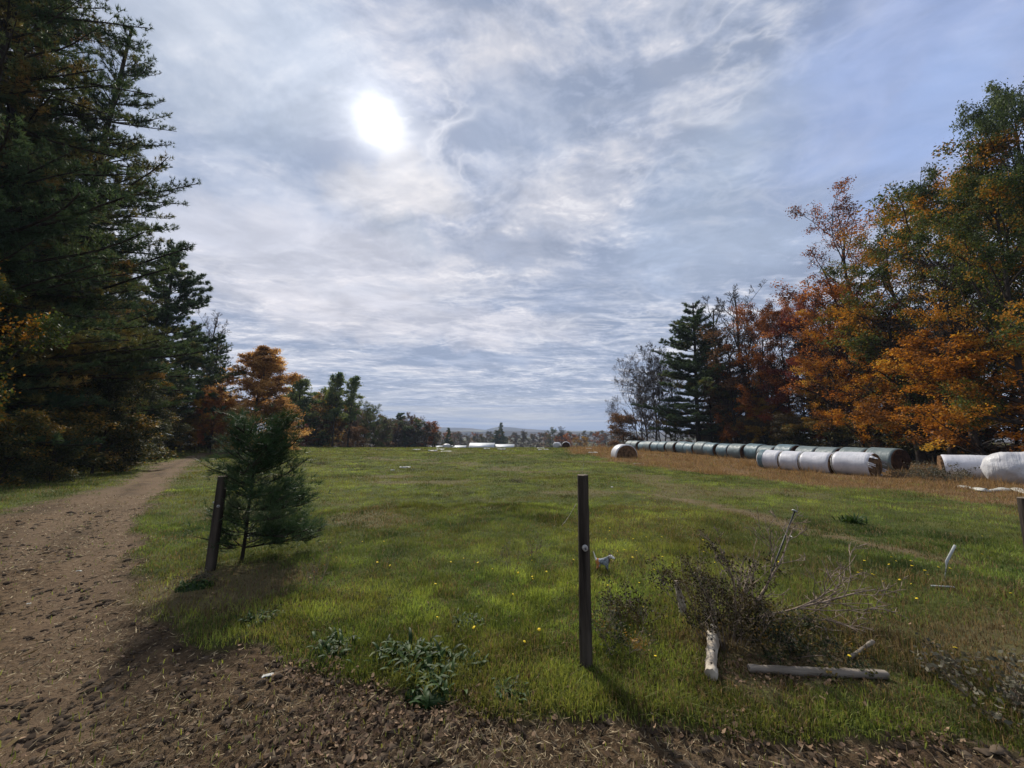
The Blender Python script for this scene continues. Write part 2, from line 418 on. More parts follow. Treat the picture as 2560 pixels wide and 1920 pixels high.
def ruts(x, y):
    w = (fbm(x*.9, y*.9, 45, 3)-.5)*.35
    return np.maximum(1-sstep(.12, .55, line_d(x, y, rut_l)+w), 1-sstep(.12, .55, line_d(x, y, rut_r)+w))
def masks(x, y):
    r = np.hypot(x, y)
    e = (fbm(x*1.6, y*1.6, 21, 4)-.5)
    sdd = poly_sd(x, y, dirt_poly)+e*np.clip(r*.11, .22, 1.6)
    wd = np.clip(r*.02, .05, .5)
    dirt = sstep(-wd, wd, sdd)
    sy = poly_sd(x, y, dry_poly)+(fbm(x*.5, y*.5, 31, 4)-.5)*4.0
    dry = sstep(-.8, .8, sy)
    tl = line_d(x, y, trk_line)+(fbm(x*1.2, y*1.2, 41, 3)-.5)*.8
    trk = (1-sstep(.08, .46, tl))*(.45+.55*sstep(.36, .56, fbm(x*2.3, y*2.3, 47, 3)))
    # scattered worn, rusty patches in the pasture
    pat = sstep(.60, .74, fbm(x*.35+3, y*.35, 51, 4))*.55*sstep(2.5, 5, r)
    # leaf fall under the saplings and the stack of brush
    for (cx, cy, rr) in ((-3.15, 4.2, .75), (1.9, 2.9, .5)):
        pat = np.maximum(pat, .8*(1-sstep(rr*.5, rr*1.3, np.hypot((x-cx)*.8, y-cy)+e*.5)))
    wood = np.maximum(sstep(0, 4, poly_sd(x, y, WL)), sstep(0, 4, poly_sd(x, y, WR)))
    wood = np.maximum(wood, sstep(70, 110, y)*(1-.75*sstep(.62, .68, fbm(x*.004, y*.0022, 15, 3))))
    return dirt, dry, np.maximum(trk, pat), wood
WL = [(-17, 9), (-19, 15), (-26, 26), (-40, 46), (-44, 64), (-120, 70), (-120, -30), (-18, -30)]
WR = [(28, 8), (27, 20), (26, 40), (24, 60), (22, 85), (120, 90), (120, -30), (30, -30)]

def build_ground():
    nr = 640
    r = np.exp(np.linspace(math.log(.35), math.log(4000), nr))
    # finer rings close to the camera
    r = np.sort(np.concatenate([r, np.exp(np.linspace(math.log(1.5), math.log(9), 420))]))
    th_f = np.linspace(-R(62), R(62), 900)
    th_b = np.linspace(R(62), 2*PI-R(62), 90)[1:-1]
    th = np.concatenate([th_f, th_b])
    n = len(th)
    RR, TT = np.meshgrid(r, th, indexing='ij')
    x = RR*np.sin(TT); y = RR*np.cos(TT)
    xf, yf = x.ravel(), y.ravel()
    z = terr(xf, yf)
    dirt, dry, trk, wood = masks(xf, yf)
    rr = RR.ravel()
    near = 1-sstep(9, 24, rr)
    # trampled mud: clods, hoof prints
    cl = fbm(xf*12, yf*12, 61, 4)
    cl2 = fbm(xf*26, yf*26, 67, 3)
    cl3 = fbm(xf*3.2, yf*3.2, 63, 3)
    mud = (np.abs(cl-.5)*-.050+.010) + (cl2-.5)*.040 + (cl3-.5)*.05
    rut = ruts(xf, yf)*dirt; flat_ = (1-.75*rut)*(1-.45*sstep(3.2, 5.5, yf))
    z = z+dirt*mud*near*flat_ - dirt*.035*near - rut*.03
    z = z+(1-dirt)*(fbm(xf*5, yf*5, 71, 3)-.5)*.045*near
    V = np.stack([xf, yf, z], 1)
    V = np.concatenate([V, [[0, 0, float(terr(0, 0))]]])
    ids = np.arange(len(r)*n).reshape(len(r), n)
    a = ids[:-1]; b2 = ids[1:]
    q = np.stack([a, b2, np.roll(b2, -1, 1), np.roll(a, -1, 1)], -1).reshape(-1, 4)
    c = len(V)-1
    t = np.stack([ids[0], np.roll(ids[0], -1), np.full(n, c)], 1)
    pad = lambda m_: np.append(m_, m_[0])
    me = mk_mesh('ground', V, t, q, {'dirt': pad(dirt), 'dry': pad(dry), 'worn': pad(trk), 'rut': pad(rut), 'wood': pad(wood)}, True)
    m, b, out = mat_new('pasture_ground')
    tc = b.n.new('ShaderNodeTexCoord').outputs['Object']
    n1 = b.noise(tc, .45, 5, .6, .3); n2 = b.noise(tc, 3.5, 6, .65, .4); n3 = b.noise(tc, 22, 6, .7, .2); n4 = b.noise(tc, 90, 4, .7)
    grass = b.mix(b.sm(n2, .35, .65), (.045, .055, .016), (.090, .105, .026))
    grass = b.mix(b.sm(n1, .45, .68), grass, (.095, .098, .028))
    grass = b.mix(b.sm(n3, .50, .72), grass, (.028, .038, .012))
    worn = b.mix(n3, (.075, .052, .030), (.21, .155, .09))
    dryc = b.mix(b.sm(n3, .35, .65), (.085, .050, .024), (.23, .155, .085))
    dryc = b.mix(b.sm(n2, .58, .75), dryc, (.06, .07, .025))
    mud = b.mix(b.sm(n3, .34, .66), (.044, .028, .015), (.155, .100, .056))
    mud = b.mix(b.sm(n2, .42, .70), mud, (.165, .115, .068))
    mud = b.mix(b.sm(n1, .35, .62), b.mix(.55, mud, (.036, .026, .017)), mud)
    mud = b.mix(b.sm(n4, .62, .75), mud, (.20, .16, .10))
    mud = b.mix(b.m('MULTIPLY', b.attr('rut').outputs['Fac'], .6), mud, b.mix(n3, (.115, .076, .046), (.215, .150, .095)))
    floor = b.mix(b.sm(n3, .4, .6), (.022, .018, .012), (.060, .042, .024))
    col = b.mix(b.m('MULTIPLY', b.attr('worn').outputs['Fac'], .85), grass, worn)
    col = b.mix(b.attr('dry').outputs['Fac'], col, dryc)
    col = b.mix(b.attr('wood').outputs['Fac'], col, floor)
    col = b.mix(b.attr('dirt').outputs['Fac'], col, mud)
    p = b.n.new('ShaderNodeBsdfPrincipled'); b.put(p.inputs['Base Color'], col)
    p.inputs['Roughness'].default_value = .95; p.inputs['Specular IOR Level'].default_value = .12
    bp = b.n.new('ShaderNodeBump'); bp.inputs['Distance'].default_value = .03
    b.put(bp.inputs['Height'], b.m('ADD', b.m('MULTIPLY', n3, .9), b.m('MULTIPLY', n4, .55)))
    b.put(p.inputs['Normal'], bp.outputs[0]); b.put(out.inputs[0], p.outputs[0])
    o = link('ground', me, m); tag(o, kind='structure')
build_ground()

def build_hills():
    # photo skyline of the far ridge, turned into heights at 3 km
    px = np.array([-3000, 400, 900, 1094, 1130, 1180, 1215, 1230, 1244, 1262, 1290, 1340, 1400, 1460, 1540, 1700, 2300, 5000.])
    py = np.array([1066, 1066, 1064, 1067, 1069, 1071, 1074, 1070.5, 1067, 1067.5, 1070, 1074, 1076, 1077, 1077.5, 1077, 1072, 1068.])
    m, b, out = mat_new('far_wooded_hills')
    tc = b.n.new('ShaderNodeTexCoord').outputs['Object']
    v = b.v('MULTIPLY', tc, (.006, .002, .05))
    nz = b.noise(v, 1.0, 6, .6)
    fld = b.noise(b.v('MULTIPLY', tc, (.0035, .001, .09)), 1.0, 2, .5)
    col = b.mix(b.sm(nz, .4, .6), (.030, .032, .030), (.075, .060, .045))
    col = b.mix(b.sm(fld, .60, .64), col, (.19, .20, .12))
    p = b.n.new('ShaderNodeBsdfPrincipled'); b.put(p.inputs['Base Color'], col); p.inputs['Roughness'].default_value = 1
    p.inputs['Specular IOR Level'].default_value = 0
    b.put(out.inputs[0], p.outputs[0])
    for k, (Y, add, amp) in enumerate(((2900, 0, 1.0), (1700, -4, .35))):
        xs = np.linspace(-2700, 2700, 700)
        pxx = CX+F*xs/Y
        top = EYE+(1079-np.interp(pxx, px, py))/F*Y*amp+add+(fbm(xs*.012, xs*0+k*7, 80, 5)-.5)*(7 if k == 0 else 5)
        rows = []
        for (dy, f) in ((-420, 0), (-260, .35), (-120, .78), (0, 1.0), (150, .9), (420, .1)):
            zb = np.interp(Y+dy, YK, ZK)-3
            rows.append(np.stack([xs, np.full_like(xs, Y+dy), zb+(top-zb)*f], 1))
        V = np.concatenate(rows); n = len(xs)
        ids = np.arange(len(V)).reshape(len(rows), n)
        q = np.stack([ids[:-1, :-1], ids[:-1, 1:], ids[1:, 1:], ids[1:, :-1]], -1).reshape(-1, 4)
        o = link('hills', mk_mesh('hills', V, None, q, None, True), m); tag(o, kind='structure')
build_hills()

# ------------------------------------------------------------------ tree growing
def grow(p0, d0, L, n, wob, trop, g):
    Mn = len(p0); P = np.zeros((Mn, n, 3)); P[:, 0] = p0; d = unit(d0)
    st = (L/(n-1))[:, None]
    for i in range(1, n):
        d = unit(d+g.normal(0, wob, (Mn, 3))+np.array([0, 0, 1.0])*trop)
        P[:, i] = P[:, i-1]+d*st
    return P
def sample(P, idx, t):
    n = P.shape[1]; f = t*(n-1); i = np.minimum(f.astype(int), n-2); w = (f-i)[:, None]
    a = P[idx, i]; b_ = P[idx, i+1]
    return a*(1-w)+b_*w, unit(b_-a)
def branch(P, R0, L, k, t0, t1, ang, ratio, n, wob, trop, g, taper=.6, flat=0.0):
    Mn = len(P); idx = np.repeat(np.arange(Mn), k); t = g.uniform(t0, t1, Mn*k)
    pos, tan = sample(P, idx, t)
    side = unit(np.cross(tan, g.normal(0, 1, (Mn*k, 3))))
    if flat: side[:, 2] *= (1-flat); side = unit(side)
    a = R(ang)*g.uniform(.7, 1.25, Mn*k)
    d = tan*np.cos(a)[:, None]+side*np.sin(a)[:, None]
    Lc = L[idx]*ratio*(1-taper*t)*g.uniform(.6, 1.2, Mn*k)
    Q = grow(pos, d, Lc, n, wob, trop, g)
    Rc = np.maximum(R0[idx]*(1-.75*t)*.55, .004)
    return Q, Rc, Lc
def leaves(P, g, count, size, sig, geo, low=None, aspect=.62, drop=0.0, vs=0.0, rnd=.28, freq=.45, keep=None):
    Mn = len(P)
    idx = g.integers(0, Mn, count); t = g.uniform(.15, 1, count)
    pos, tan = sample(P, idx, t)
    pos = pos+g.normal(0, 1, (count, 3))*np.array([sig, sig, sig*.5])
    pos[:, 2] -= drop*np.abs(g.normal(0, 1, count)); pos[:, 2] += g.normal(0, sig*.12, count)
    if keep is not None:
        k = keep(pos, idx); pos = pos[k]; idx = idx[k]; count = len(pos)
    nrm = unit(g.normal(0, 1, (count, 3))*np.array([1, 1, 1.3]))
    a = unit(np.cross(nrm, g.normal(0, 1, (count, 3)))); b_ = np.cross(nrm, a)
    s = size*g.uniform(.6, 1.3, count)[:, None]
    V = np.stack([pos-a*s*.5, pos+b_*s*aspect*.5, pos+a*s*.5, pos-b_*s*aspect*.5], 1).reshape(-1, 3)
    ph = hash2(idx, idx*0+3, 5)
    nz = fbm(pos[:, 0]*freq+pos[:, 2]*freq*.7+vs, pos[:, 1]*freq+pos[:, 2]*freq*.9, 91, 3)
    v = np.clip((nz-.5)*2.0+.48+(ph-.5)*.35+g.normal(0, rnd*.6, count), 0, 1)
    geo.add(V, quads=np.arange(count*4).reshape(-1, 4), a=np.repeat(v, 4))

def wood_mesh(levels, name, sides=(9, 6, 4, 3, 3), tipr=.3, rmin=.006):
    gq = Geo()
    for i, (P, Rr) in enumerate(levels):
        n = P.shape[1]
        f = np.linspace(1, tipr if i else .25, n)[None, :]
        if i == 0:
            f = f.copy(); f[0, 0] *= 1.35
        Rd = np.maximum(Rr[:, None]*f, rmin)
        V, q = tubes(P, Rd, sides[min(i, 4)]); gq.add(V, q)
    return gq.mesh(name, True)

def decid(seed, H=14, rad=5, z0=.25, limbs=14, nleaf=30000, lsize=.16, sig=.32, shape='round', levels=4, bare=False, twn=(6, 5, 4), rmin=.008, stems=1, rnd=.28, r0=None, topthin=0, trop=.05, wk=1.0):
    g = np.random.default_rng(seed)
    p0 = np.zeros((stems, 3)); d0 = np.tile([0, 0, 1.0], (stems, 1))
    if stems > 1:
        a = np.arange(stems)*2*PI/stems+g.uniform(0, 1); d0 = np.stack([np.cos(a)*.28, np.sin(a)*.28, np.ones(stems)], 1); p0 = np.stack([np.cos(a)*.12, np.sin(a)*.12, -.2+0*a], 1)
    p0[:, 2] = -.3
    T = grow(p0, d0, np.full(stems, H*.93), 12, .045, .06, g)
    R0 = np.full(stems, (r0 or H*.0125)/math.sqrt(stems))
    L0 = np.full(stems, float(H))
    # limbs
    k = limbs; idx = np.repeat(np.arange(stems), k//stems)
    t = np.tile(np.linspace(z0, .97, k//stems), stems)+g.uniform(-.02, .02, len(idx)); t = np.clip(t, .05, .99)
    pos, tan = sample(T, idx, t)
    az = np.arange(len(idx))*2.4+g.uniform(-.5, .5, len(idx))
    u = (t-z0)/(1-z0); u = np.clip(u, 0, 1)
    if shape == 'round': ln = rad*np.sqrt(np.clip(1-((u-.32)/.72)**2, .08, 1)); up = .25+1.1*u
    elif shape == 'cone': ln = rad*(1.0-u)**1.05+.12; up = .25+.45*u
    elif shape == 'ogive': ln = rad*np.clip(1-u, 0, 1)**.62*(.72+.28*sstep(0, .25, u))+.1; up = .15+.55*u
    elif shape == 'column': ln = rad*np.sqrt(np.clip(1-((u-.4)/.66)**2, .1, 1)); up = 1.0+.7*u
    else: ln = rad*(.55+.6*u)*np.where(u > .85, .7, 1); up = .7+1.6*u      # vase
    d = np.stack([np.cos(az), np.sin(az), up], 1)
    L1 = ln*np.sqrt(1+up**2)/np.maximum(1, up*.9)*g.uniform(.8, 1.15, len(idx))
    B1 = grow(pos, d, L1, 9, .12*wk, trop, g); R1 = np.maximum(R0[idx]*(1-.8*t)*.6, .02)
    B2, R2, L2 = branch(B1, R1, L1, twn[0], .15, .98, 48, .55, 7, .16*wk, trop, g)
    B3, R3, L3 = branch(B2, R2, L2, twn[1], .15, 1.0, 45, .55, 5, .18*wk, trop, g)
    lv = [(T, R0), (B1, R1), (B2, R2), (B3, R3)]
    last = B3
    if levels > 4:
        B4, R4, L4 = branch(B3, R3, L3, twn[2], .1, 1.0, 40, .65, 4, .2*wk, trop, g); lv.append((B4, R4)); last = B4
    wm = wood_mesh(lv, 'tree_wood', rmin=rmin)
    cm = None
    if nleaf:
        gq = Geo(); kp = None
        if topthin: kp = lambda p, i_: g.uniform(0, 1, len(p)) > topthin*sstep(H*.55, H*.9, p[:, 2])
        leaves(last, g, int(nleaf*.75), lsize, sig, gq, vs=seed*3.7, rnd=rnd, keep=kp)
        leaves(B2, g, int(nleaf*.25), lsize, sig*1.3, gq, vs=seed*3.7, rnd=rnd, keep=kp)
        cm = gq.mesh('tree_leaves')
    return wm, cm

def needles(pos, dirs, g, k, ln, w, geo, val, spread=.55):
    c = len(pos)
    d = unit(np.repeat(unit(dirs), k, 0)*.75+g.normal(0, spread, (c*k, 3))+np.array([0, 0, .18]))
    p = np.repeat(pos, k, 0)
    s = unit(np.cross(d, g.normal(0, 1, (c*k, 3))))
    L = ln*g.uniform(.7, 1.2, (c*k, 1))
    V = np.stack([p-s*w*.5, p+s*w*.5, p+d*L], 1).reshape(-1, 3)
    v = np.clip(np.repeat(val, k)+g.normal(0, .07, c*k), 0, 1)
    geo.add(V, tris=np.arange(c*k*3).reshape(-1, 3), a=np.repeat(v, 3))

def pine(seed, H=24, rad=5, z0=.08, wh=.62, per=5, sub=.30, tstep=.17, k=7, ln=.16, w=.018, rmin=.008, gap=.0, shape='wide', r0=None, trim=None):
    g = np.random.default_rng(seed)
    T = grow(np.array([[0, 0, -.4]]), np.array([[0, 0, 1.0]]), np.array([H+.4]), 16, .012, .05, g)
    R0 = np.array([r0 or H*.013])
    zs = np.arange(H*z0, H*.985, wh)
    zz = np.repeat(zs, per)+g.uniform(-.15, .15, len(zs)*per)*wh
    zz = zz[g.uniform(0, 1, len(zz)) > gap]
    u = np.clip(zz/H, .01, .99)
    idx = np.zeros(len(u), int); pos, tan = sample(T, idx, u)
    az = g.uniform(0, 2*PI, len(u))
    if shape == 'wide': prof = np.clip((1-u)**.62, 0, 1)*(.55+.45*sstep(.0, .3, u))*1.15
    else: prof = (1-u)**.9
    whf = .7+.6*hash2(np.floor(zz/wh/1.7), np.floor(az/1.1), seed)      # irregular layers
    L1 = np.maximum(rad*prof*whf, .35)*g.uniform(.75, 1.15, len(u))
    up = -.12+.75*u**1.5
    if trim: L1 = L1*trim(az, u)
    d = np.stack([np.cos(az), np.sin(az), up], 1)
    B1 = grow(pos, d, L1, 8, .05, .035, g)
    R1 = np.clip(L1*.012, .012 if H > 4 else .005, .09)
    # side sprays
    n2 = np.maximum((L1/sub).astype(int), 2); idx = np.repeat(np.arange(len(L1)), n2)
    t = g.uniform(.18, 1.0, len(idx)); pos, tan = sample(B1, idx, t)
    sgn = np.where(g.uniform(0, 1, len(idx)) > .5, 1.0, -1.0)[:, None]
    side = unit(np.cross(tan, np.array([0, 0, 1.0])))*sgn
    a = R(50)*g.uniform(.6, 1.2, len(idx))[:, None]
    d2 = tan*np.cos(a)+side*np.sin(a)+np.array([0, 0, .12])
    L2 = (np.clip(L1[idx]*.30*(1.15-t), .22, 1.6))*g.uniform(.6, 1.25, len(idx))
    B2 = grow(pos, d2, L2, 5, .08, .07, g); R2 = np.full(len(L2), .010)
    n3 = np.maximum((L2/tstep).astype(int), 1)+2; i3 = np.repeat(np.arange(len(L2)), n3)
    t3 = g.uniform(.15, 1.0, len(i3)); p3, tan3 = sample(B2, i3, t3)
    p3 = p3+g.normal(0, .05, p3.shape)+np.stack([0*t3, 0*t3, np.abs(g.normal(0, .05, len(t3)))], 1)
    br = idx[i3]
    nz = fbm(p3[:, 0]*.5+p3[:, 2]*.5, p3[:, 1]*.5+p3[:, 2]*.8, seed+5, 3)
    val = np.clip(.40+(hash2(br, br*0, seed)-.5)*.45+(nz-.5)*1.3, 0, 1)
    gq = Geo(); needles(p3, tan3, g, k, ln, w, gq, val)
    wm = wood_mesh([(T, R0), (B1, R1), (B2, R2)], 'pine_wood', sides=(10, 5, 3, 3, 3), rmin=rmin)
    return wm, gq.mesh('pine_needles')

PROTO = {}
def P_(name, fn):
    if name not in PROTO: PROTO[name] = fn()
    return PROTO[name]
KINDS = {
 'pine_near':  lambda: pine(3, 26, 6.2, .05, .55, 6, .17, .13, 8, .19, .030),
 'pine_near2': lambda: pine(8, 23, 5.8, .06, .55, 6, .17, .13, 8, .19, .030),
 'pine_mid':   lambda: pine(14, 20, 5.0, .06, .62, 7, .22, .20, 7, .28, .065, rmin=.012, gap=.08),
 'pine_gap':   lambda: pine(21, 19, 5.2, .12, .80, 10, .16, .16, 9, .27, .065, rmin=.014, gap=.10),
 'fir_far':    lambda: pine(30, 12, 3.0, .05, .55, 7, .3, .3, 7, .42, .16, rmin=.02, r0=.10, gap=.15),
 'maple_a':    lambda: decid(41, 15, 5.2, .16, 18, 30000, .155, .22, 'round', 4, twn=(7, 5, 4)),
 'maple_b':    lambda: decid(43, 17, 5.6, .20, 20, 32000, .155, .22, 'round', 4, twn=(7, 5, 4)),
 'maple_low':  lambda: decid(47, 8, 4.4, .10, 16, 26000, .14, .18, 'round', 4, twn=(7, 5, 4)),
 'oak_near':   lambda: decid(51, 23, 7.0, .12, 26, 62000, .18, .26, 'round', 4, twn=(8, 6, 4)),
 'maple_thin': lambda: decid(53, 21, 5.4, .22, 20, 34000, .15, .2, 'vase', 5, twn=(6, 5, 3), rmin=.012, topthin=.62),
 'sparse':     lambda: decid(57, 16, 4.2, .25, 16, 9000, .17, .30, 'vase', 5, twn=(6, 5, 3), rmin=.012),
 'bare_a':     lambda: decid(61, 15, 4.6, .20, 20, 0, .1, .1, 'vase', 5, twn=(9, 8, 6), rmin=.016, wk=.5, trop=.08),
 'bare_b':     lambda: decid(67, 13, 5.6, .10, 20, 900, .18, .1, 'vase', 5, twn=(9, 7, 5), rmin=.012, stems=2, wk=.55, trop=.08),
 'bare_tall':  lambda: decid(71, 20, 3.4, .35, 16, 0, .1, .1, 'column', 5, twn=(8, 6, 4), rmin=.012, wk=.5, trop=.10),
 'larch':      lambda: decid(73, 13, 4.9, .03, 64, 78000, .16, .20, 'ogive', 4, twn=(7, 4, 3), rmin=.02, trop=.015),
 'poplar':     lambda: decid(79, 14, 2.0, .34, 20, 9500, .27, .22, 'column', 4, twn=(6, 4, 3), rmin=.03),
 'scrub':      lambda: decid(83, 5, 2.4, .05, 14, 8000, .20, .30, 'round', 4, twn=(5, 4, 3), rmin=.016, stems=2),
 'brushy':     lambda: decid(89, 9, 3.2, .08, 16, 9000, .24, .30, 'round', 4, twn=(6, 5, 3), rmin=.03, stems=2),
}
def tree(kind, x, y, H=None, leaf='pine', label='', cat='tree', name=None, group=None, rz=None, wid=1.0, bark='bark', lean=(0, 0), dz=0.0):
    wm, cm = P_(kind, KINDS[kind])
    if 'H' not in PROTO.setdefault(kind+'_h', {}):
        co = np.zeros(len(wm.vertices)*3, np.float32); wm.vertices.foreach_get('co', co)
        PROTO[kind+'_h']['H'] = float(co[2::3].max())
    h0 = PROTO[kind+'_h']['H']
    s = (H/h0) if H else 1.0
    nm = name or ('pine_tree' if kind.startswith('pine') or kind.startswith('fir') else 'tree')
    rt = empty(nm, (x, y, gz(x, y)+dz), random.uniform(0, 6.28) if rz is None else rz, label, cat, group)
    rt.rotation_euler.x = R(lean[0]); rt.rotation_euler.y = R(lean[1])
    rt.scale = (s*wid, s*wid, s)
    t = bpy.data.objects.new('trunk', wm); C.objects.link(t); t.parent = rt
    if not wm.materials: wm.materials.append(M['bark'])
    t.material_slots[0].link = 'OBJECT'; t.material_slots[0].material = M[bark]
    if cm is not None:
        c = bpy.data.objects.new('crown', cm); C.objects.link(c); c.parent = rt
        if not cm.materials: cm.materials.append(M[leaf])
        c.material_slots[0].link = 'OBJECT'; c.material_slots[0].material = M[leaf]
    return rt

exec_trees = True
if exec_trees:
    # ---- left: wall of white pines beside the track
    Lg = 'white pines along the left of the track'
    tree('pine_near', -20.6, 13.0, 27, 'pine', 'huge dark pine at the left edge rising out of the top of the frame', 'pine tree', group=Lg, rz=.3, wid=.9)
    tree('pine_near2', -23.3, 18.8, 26, 'pine', 'tall dense green pine whose long tips reach furthest right into the sky beside the sun', 'pine tree', group=Lg, rz=2.1, wid=.78)
    tree('pine_near', -28.8, 23.5, 22, 'pine_olive', 'broad olive brown pine behind the second pine, with boughs hanging to the grass strip', 'pine tree', group=Lg, rz=4.0, wid=.85)
    tree('pine_near2', -33.6, 30.0, 19, 'pine', 'green pine at the middle of the left wood, in front of the open layered pine', 'pine tree', group=Lg, rz=5.2)
    tree('pine_gap', -35.0, 36.0, 21.5, 'pine', 'open pine with flat separate layers and sky showing between them', 'pine tree', group=Lg, rz=1.0)
    tree('pine_mid', -37.2, 46.0, 14.5, 'pine', 'dark pine with a ragged top just left of the golden orange tree', 'pine tree', group=Lg, rz=2.4)
    tree('bare_tall', -40.0, 48.0, 18, 'brown', 'leafless tree with thin upright twigs standing behind the layered pine', 'bare tree', name='bare_tree', bark='bark_grey')
    tree('larch', -30.6, 44.0, 12.4, 'larch', 'golden orange cone shaped tree behind the little pine sapling', 'tree', name='autumn_tree', wid=1.18)
    tree('maple_low', -31.0, 38.5, 7.0, 'rust', 'small bright red orange maple at the left foot of the golden tree', 'maple tree', name='maple_tree', wid=.6)
    tree('maple_low', -32.6, 38.5, 6.0, 'gold', 'small yellow tree under the dark pines beside the red maple', 'tree', name='autumn_tree', wid=.7)
    tree('maple_low', -27.5, 27.0, 6.5, 'under', 'low olive tree at the wood edge above the green grass strip', 'tree', name='understory_tree')
    tree('maple_low', -31.5, 33.0, 6.5, 'under', 'low brownish tree at the wood edge where the track bends away', 'tree', name='understory_tree', rz=2.0)
    tree('maple_a', -37.5, 35.0, 12, 'brown', 'brown leaved tree deep between the left pines', 'tree', name='autumn_tree')
    tree('maple_low', -20.6, 18.5, 6.0, 'under', 'low dark tree under the boughs of the tall pine', 'tree', name='understory_tree', rz=4.0)
    tree('scrub', -17.2, 12.6, 2.6, 'under', 'dark yellow green shrub at the bottom left edge of the wood', 'shrub', name='shrub')
    tree('scrub', -17.8, 14.6, 2.2, 'under', 'dim shrub just right of the yellow green shrub by the grass', 'shrub', name='shrub', rz=2)
    tree('maple_low', -17.2, 10.2, 8.5, 'mixed', 'light olive leaved bough tree leaning in at the very left edge', 'tree', name='understory_tree', rz=1.0, wid=.75)
    tree('pine_near', -22.6, 15.6, 27, 'pine_olive', 'olive brown tall pine filling the gap between the two tallest left pines', 'pine tree', group=Lg, rz=5.0, wid=.8)
    bl = 'dark pine in the shaded back rows of the left wood'
    for (x, y, k, h) in [(-25.5, 15, 'pine_near2', 27), (-29, 19, 'pine_near', 25), (-35, 26, 'pine_mid', 21), (-38, 31, 'pine_mid', 18), (-40, 38, 'pine_mid', 17), (-41, 46, 'pine_mid', 16),
                      (-33, 14, 'pine_mid', 20), (-37, 24, 'pine_mid', 18), (-44, 33, 'pine_mid', 17), (-24, 7, 'pine_mid', 22), (-47, 44, 'pine_mid', 15), (-45, 55, 'pine_mid', 13), (-23, 2, 'pine_mid', 22)]:
        tree(k, x, y, h, 'pine_olive' if (x % 3) < 1 else 'pine', bl, 'pine tree', group='back rows of the left wood')
    # undergrowth closing the foot of the left wood
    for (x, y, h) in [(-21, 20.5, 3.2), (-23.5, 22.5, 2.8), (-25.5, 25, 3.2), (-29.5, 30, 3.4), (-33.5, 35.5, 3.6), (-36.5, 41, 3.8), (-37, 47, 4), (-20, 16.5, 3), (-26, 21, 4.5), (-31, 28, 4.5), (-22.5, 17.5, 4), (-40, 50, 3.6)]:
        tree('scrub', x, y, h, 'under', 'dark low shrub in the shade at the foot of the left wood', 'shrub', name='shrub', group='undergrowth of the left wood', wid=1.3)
    # ---- middle left tree line on the crest
    for (dx, Y, top, leaf, k, lab, w) in [
        (645, 70, 815, 'poplar', 'poplar', 'green tree with a rounded top next to the golden orange tree', 1.35),
        (672, 74, 838, 'poplar', 'brushy', 'bushy olive tree between the first poplar and the tall pair', 1.2),
        (718, 72, 806, 'poplar', 'poplar', 'left and tallest of the two narrow green poplars on the crest', .95),
        (752, 74, 812, 'poplar', 'poplar', 'right one of the two narrow green poplars on the crest', .85),
        (696, 76, 842, 'gold', 'brushy', 'pale yellowish olive tree just left of the tall poplar pair', 1.1),
        (785, 80, 862, 'green', 'sparse', 'thin see through tree right of the poplar pair', 1.0),
        (808, 84, 872, 'green', 'maple_a', 'last round green tree before the skyline drops to the brown trees', .8),
        (640, 68, 915, 'crimson', 'scrub', 'small dull red shrub at the foot of the crest trees', 1.2),
        (770, 76, 920, 'brown', 'scrub', 'small rusty brown shrub under the right poplar', 1.0),
        (735, 75, 905, 'brown', 'brushy', 'brown brushy tree below the poplar pair', 1.1),
        (690, 73, 900, 'brown', 'brushy', 'dark brown brush below the pale olive tree', 1.3),
        (660, 72, 900, 'under', 'brushy', 'dark thicket below the first green crest tree', 1.3),
        (612, 66, 880, 'under', 'brushy', 'dark thicket behind the golden orange tree', 1.3),
        (820, 88, 905, 'drab', 'brushy', 'grey thicket under the last green tree', 1.1),
        (865, 118, 893, 'pine', 'fir_far', 'dark evergreen rising left of the brown copse', 1.7),
        (850, 112, 905, 'drab', 'brushy', 'drab bushy tree at the left end of the brown copse', 1.2),
        (885, 118, 890, 'brown', 'maple_a', 'dark brown round tree in the far copse', .8),
        (903, 122, 896, 'crimson', 'bare_b', 'pale leafless tree above the far brown copse', 1.0),
        (912, 116, 905, 'rust', 'brushy', 'rusty brown tree at the right of the far copse', 1.2),
        (930, 120, 912, 'under', 'maple_a', 'dark green tree at the right end of the far copse', .8),
        (968, 150, 925, 'pine', 'fir_far', 'small dark conifer standing alone above the white bale on the skyline', 1.0),
        ]:
        x = at(dx, Y); d = ray(dx*K, top*K); ztop = EYE+d[2]*Y/d[1]
        tree(k, x, Y, ztop-gz(x, Y), leaf, lab, 'shrub' if k == 'scrub' else 'tree', name={'poplar': 'poplar_tree', 'scrub': 'shrub', 'fir_far': 'conifer_tree'}.get(k, 'tree'), wid=w)
    g = np.random.default_rng(55)
    for i in range(34):
        dx = 600+i*10.2+g.uniform(-4, 4); Y = g.uniform(78, 135)
        top = np.interp(dx, [600, 640, 700, 770, 800, 830, 850, 880, 910, 930, 950], [840, 850, 858, 868, 888, 905, 908, 902, 908, 915, 926])+g.uniform(-3, 16)
        x = at(dx, Y); d = ray(dx*K, top*K); h = EYE+d[2]*Y/d[1]-gz(x, Y)
        tree(['brushy', 'bare_a', 'maple_a', 'brushy', 'bare_b'][i % 5], x, Y, h, ['drab', 'brown', 'under', 'drab', 'green', 'brown'][i % 6], 'drab tree in the wood on the crest between the poplars and the valley', 'tree', name='crest_tree', group='wood on the crest', wid=1.15)
    # ---- valley scrub beyond the crest
    g = np.random.default_rng(77)
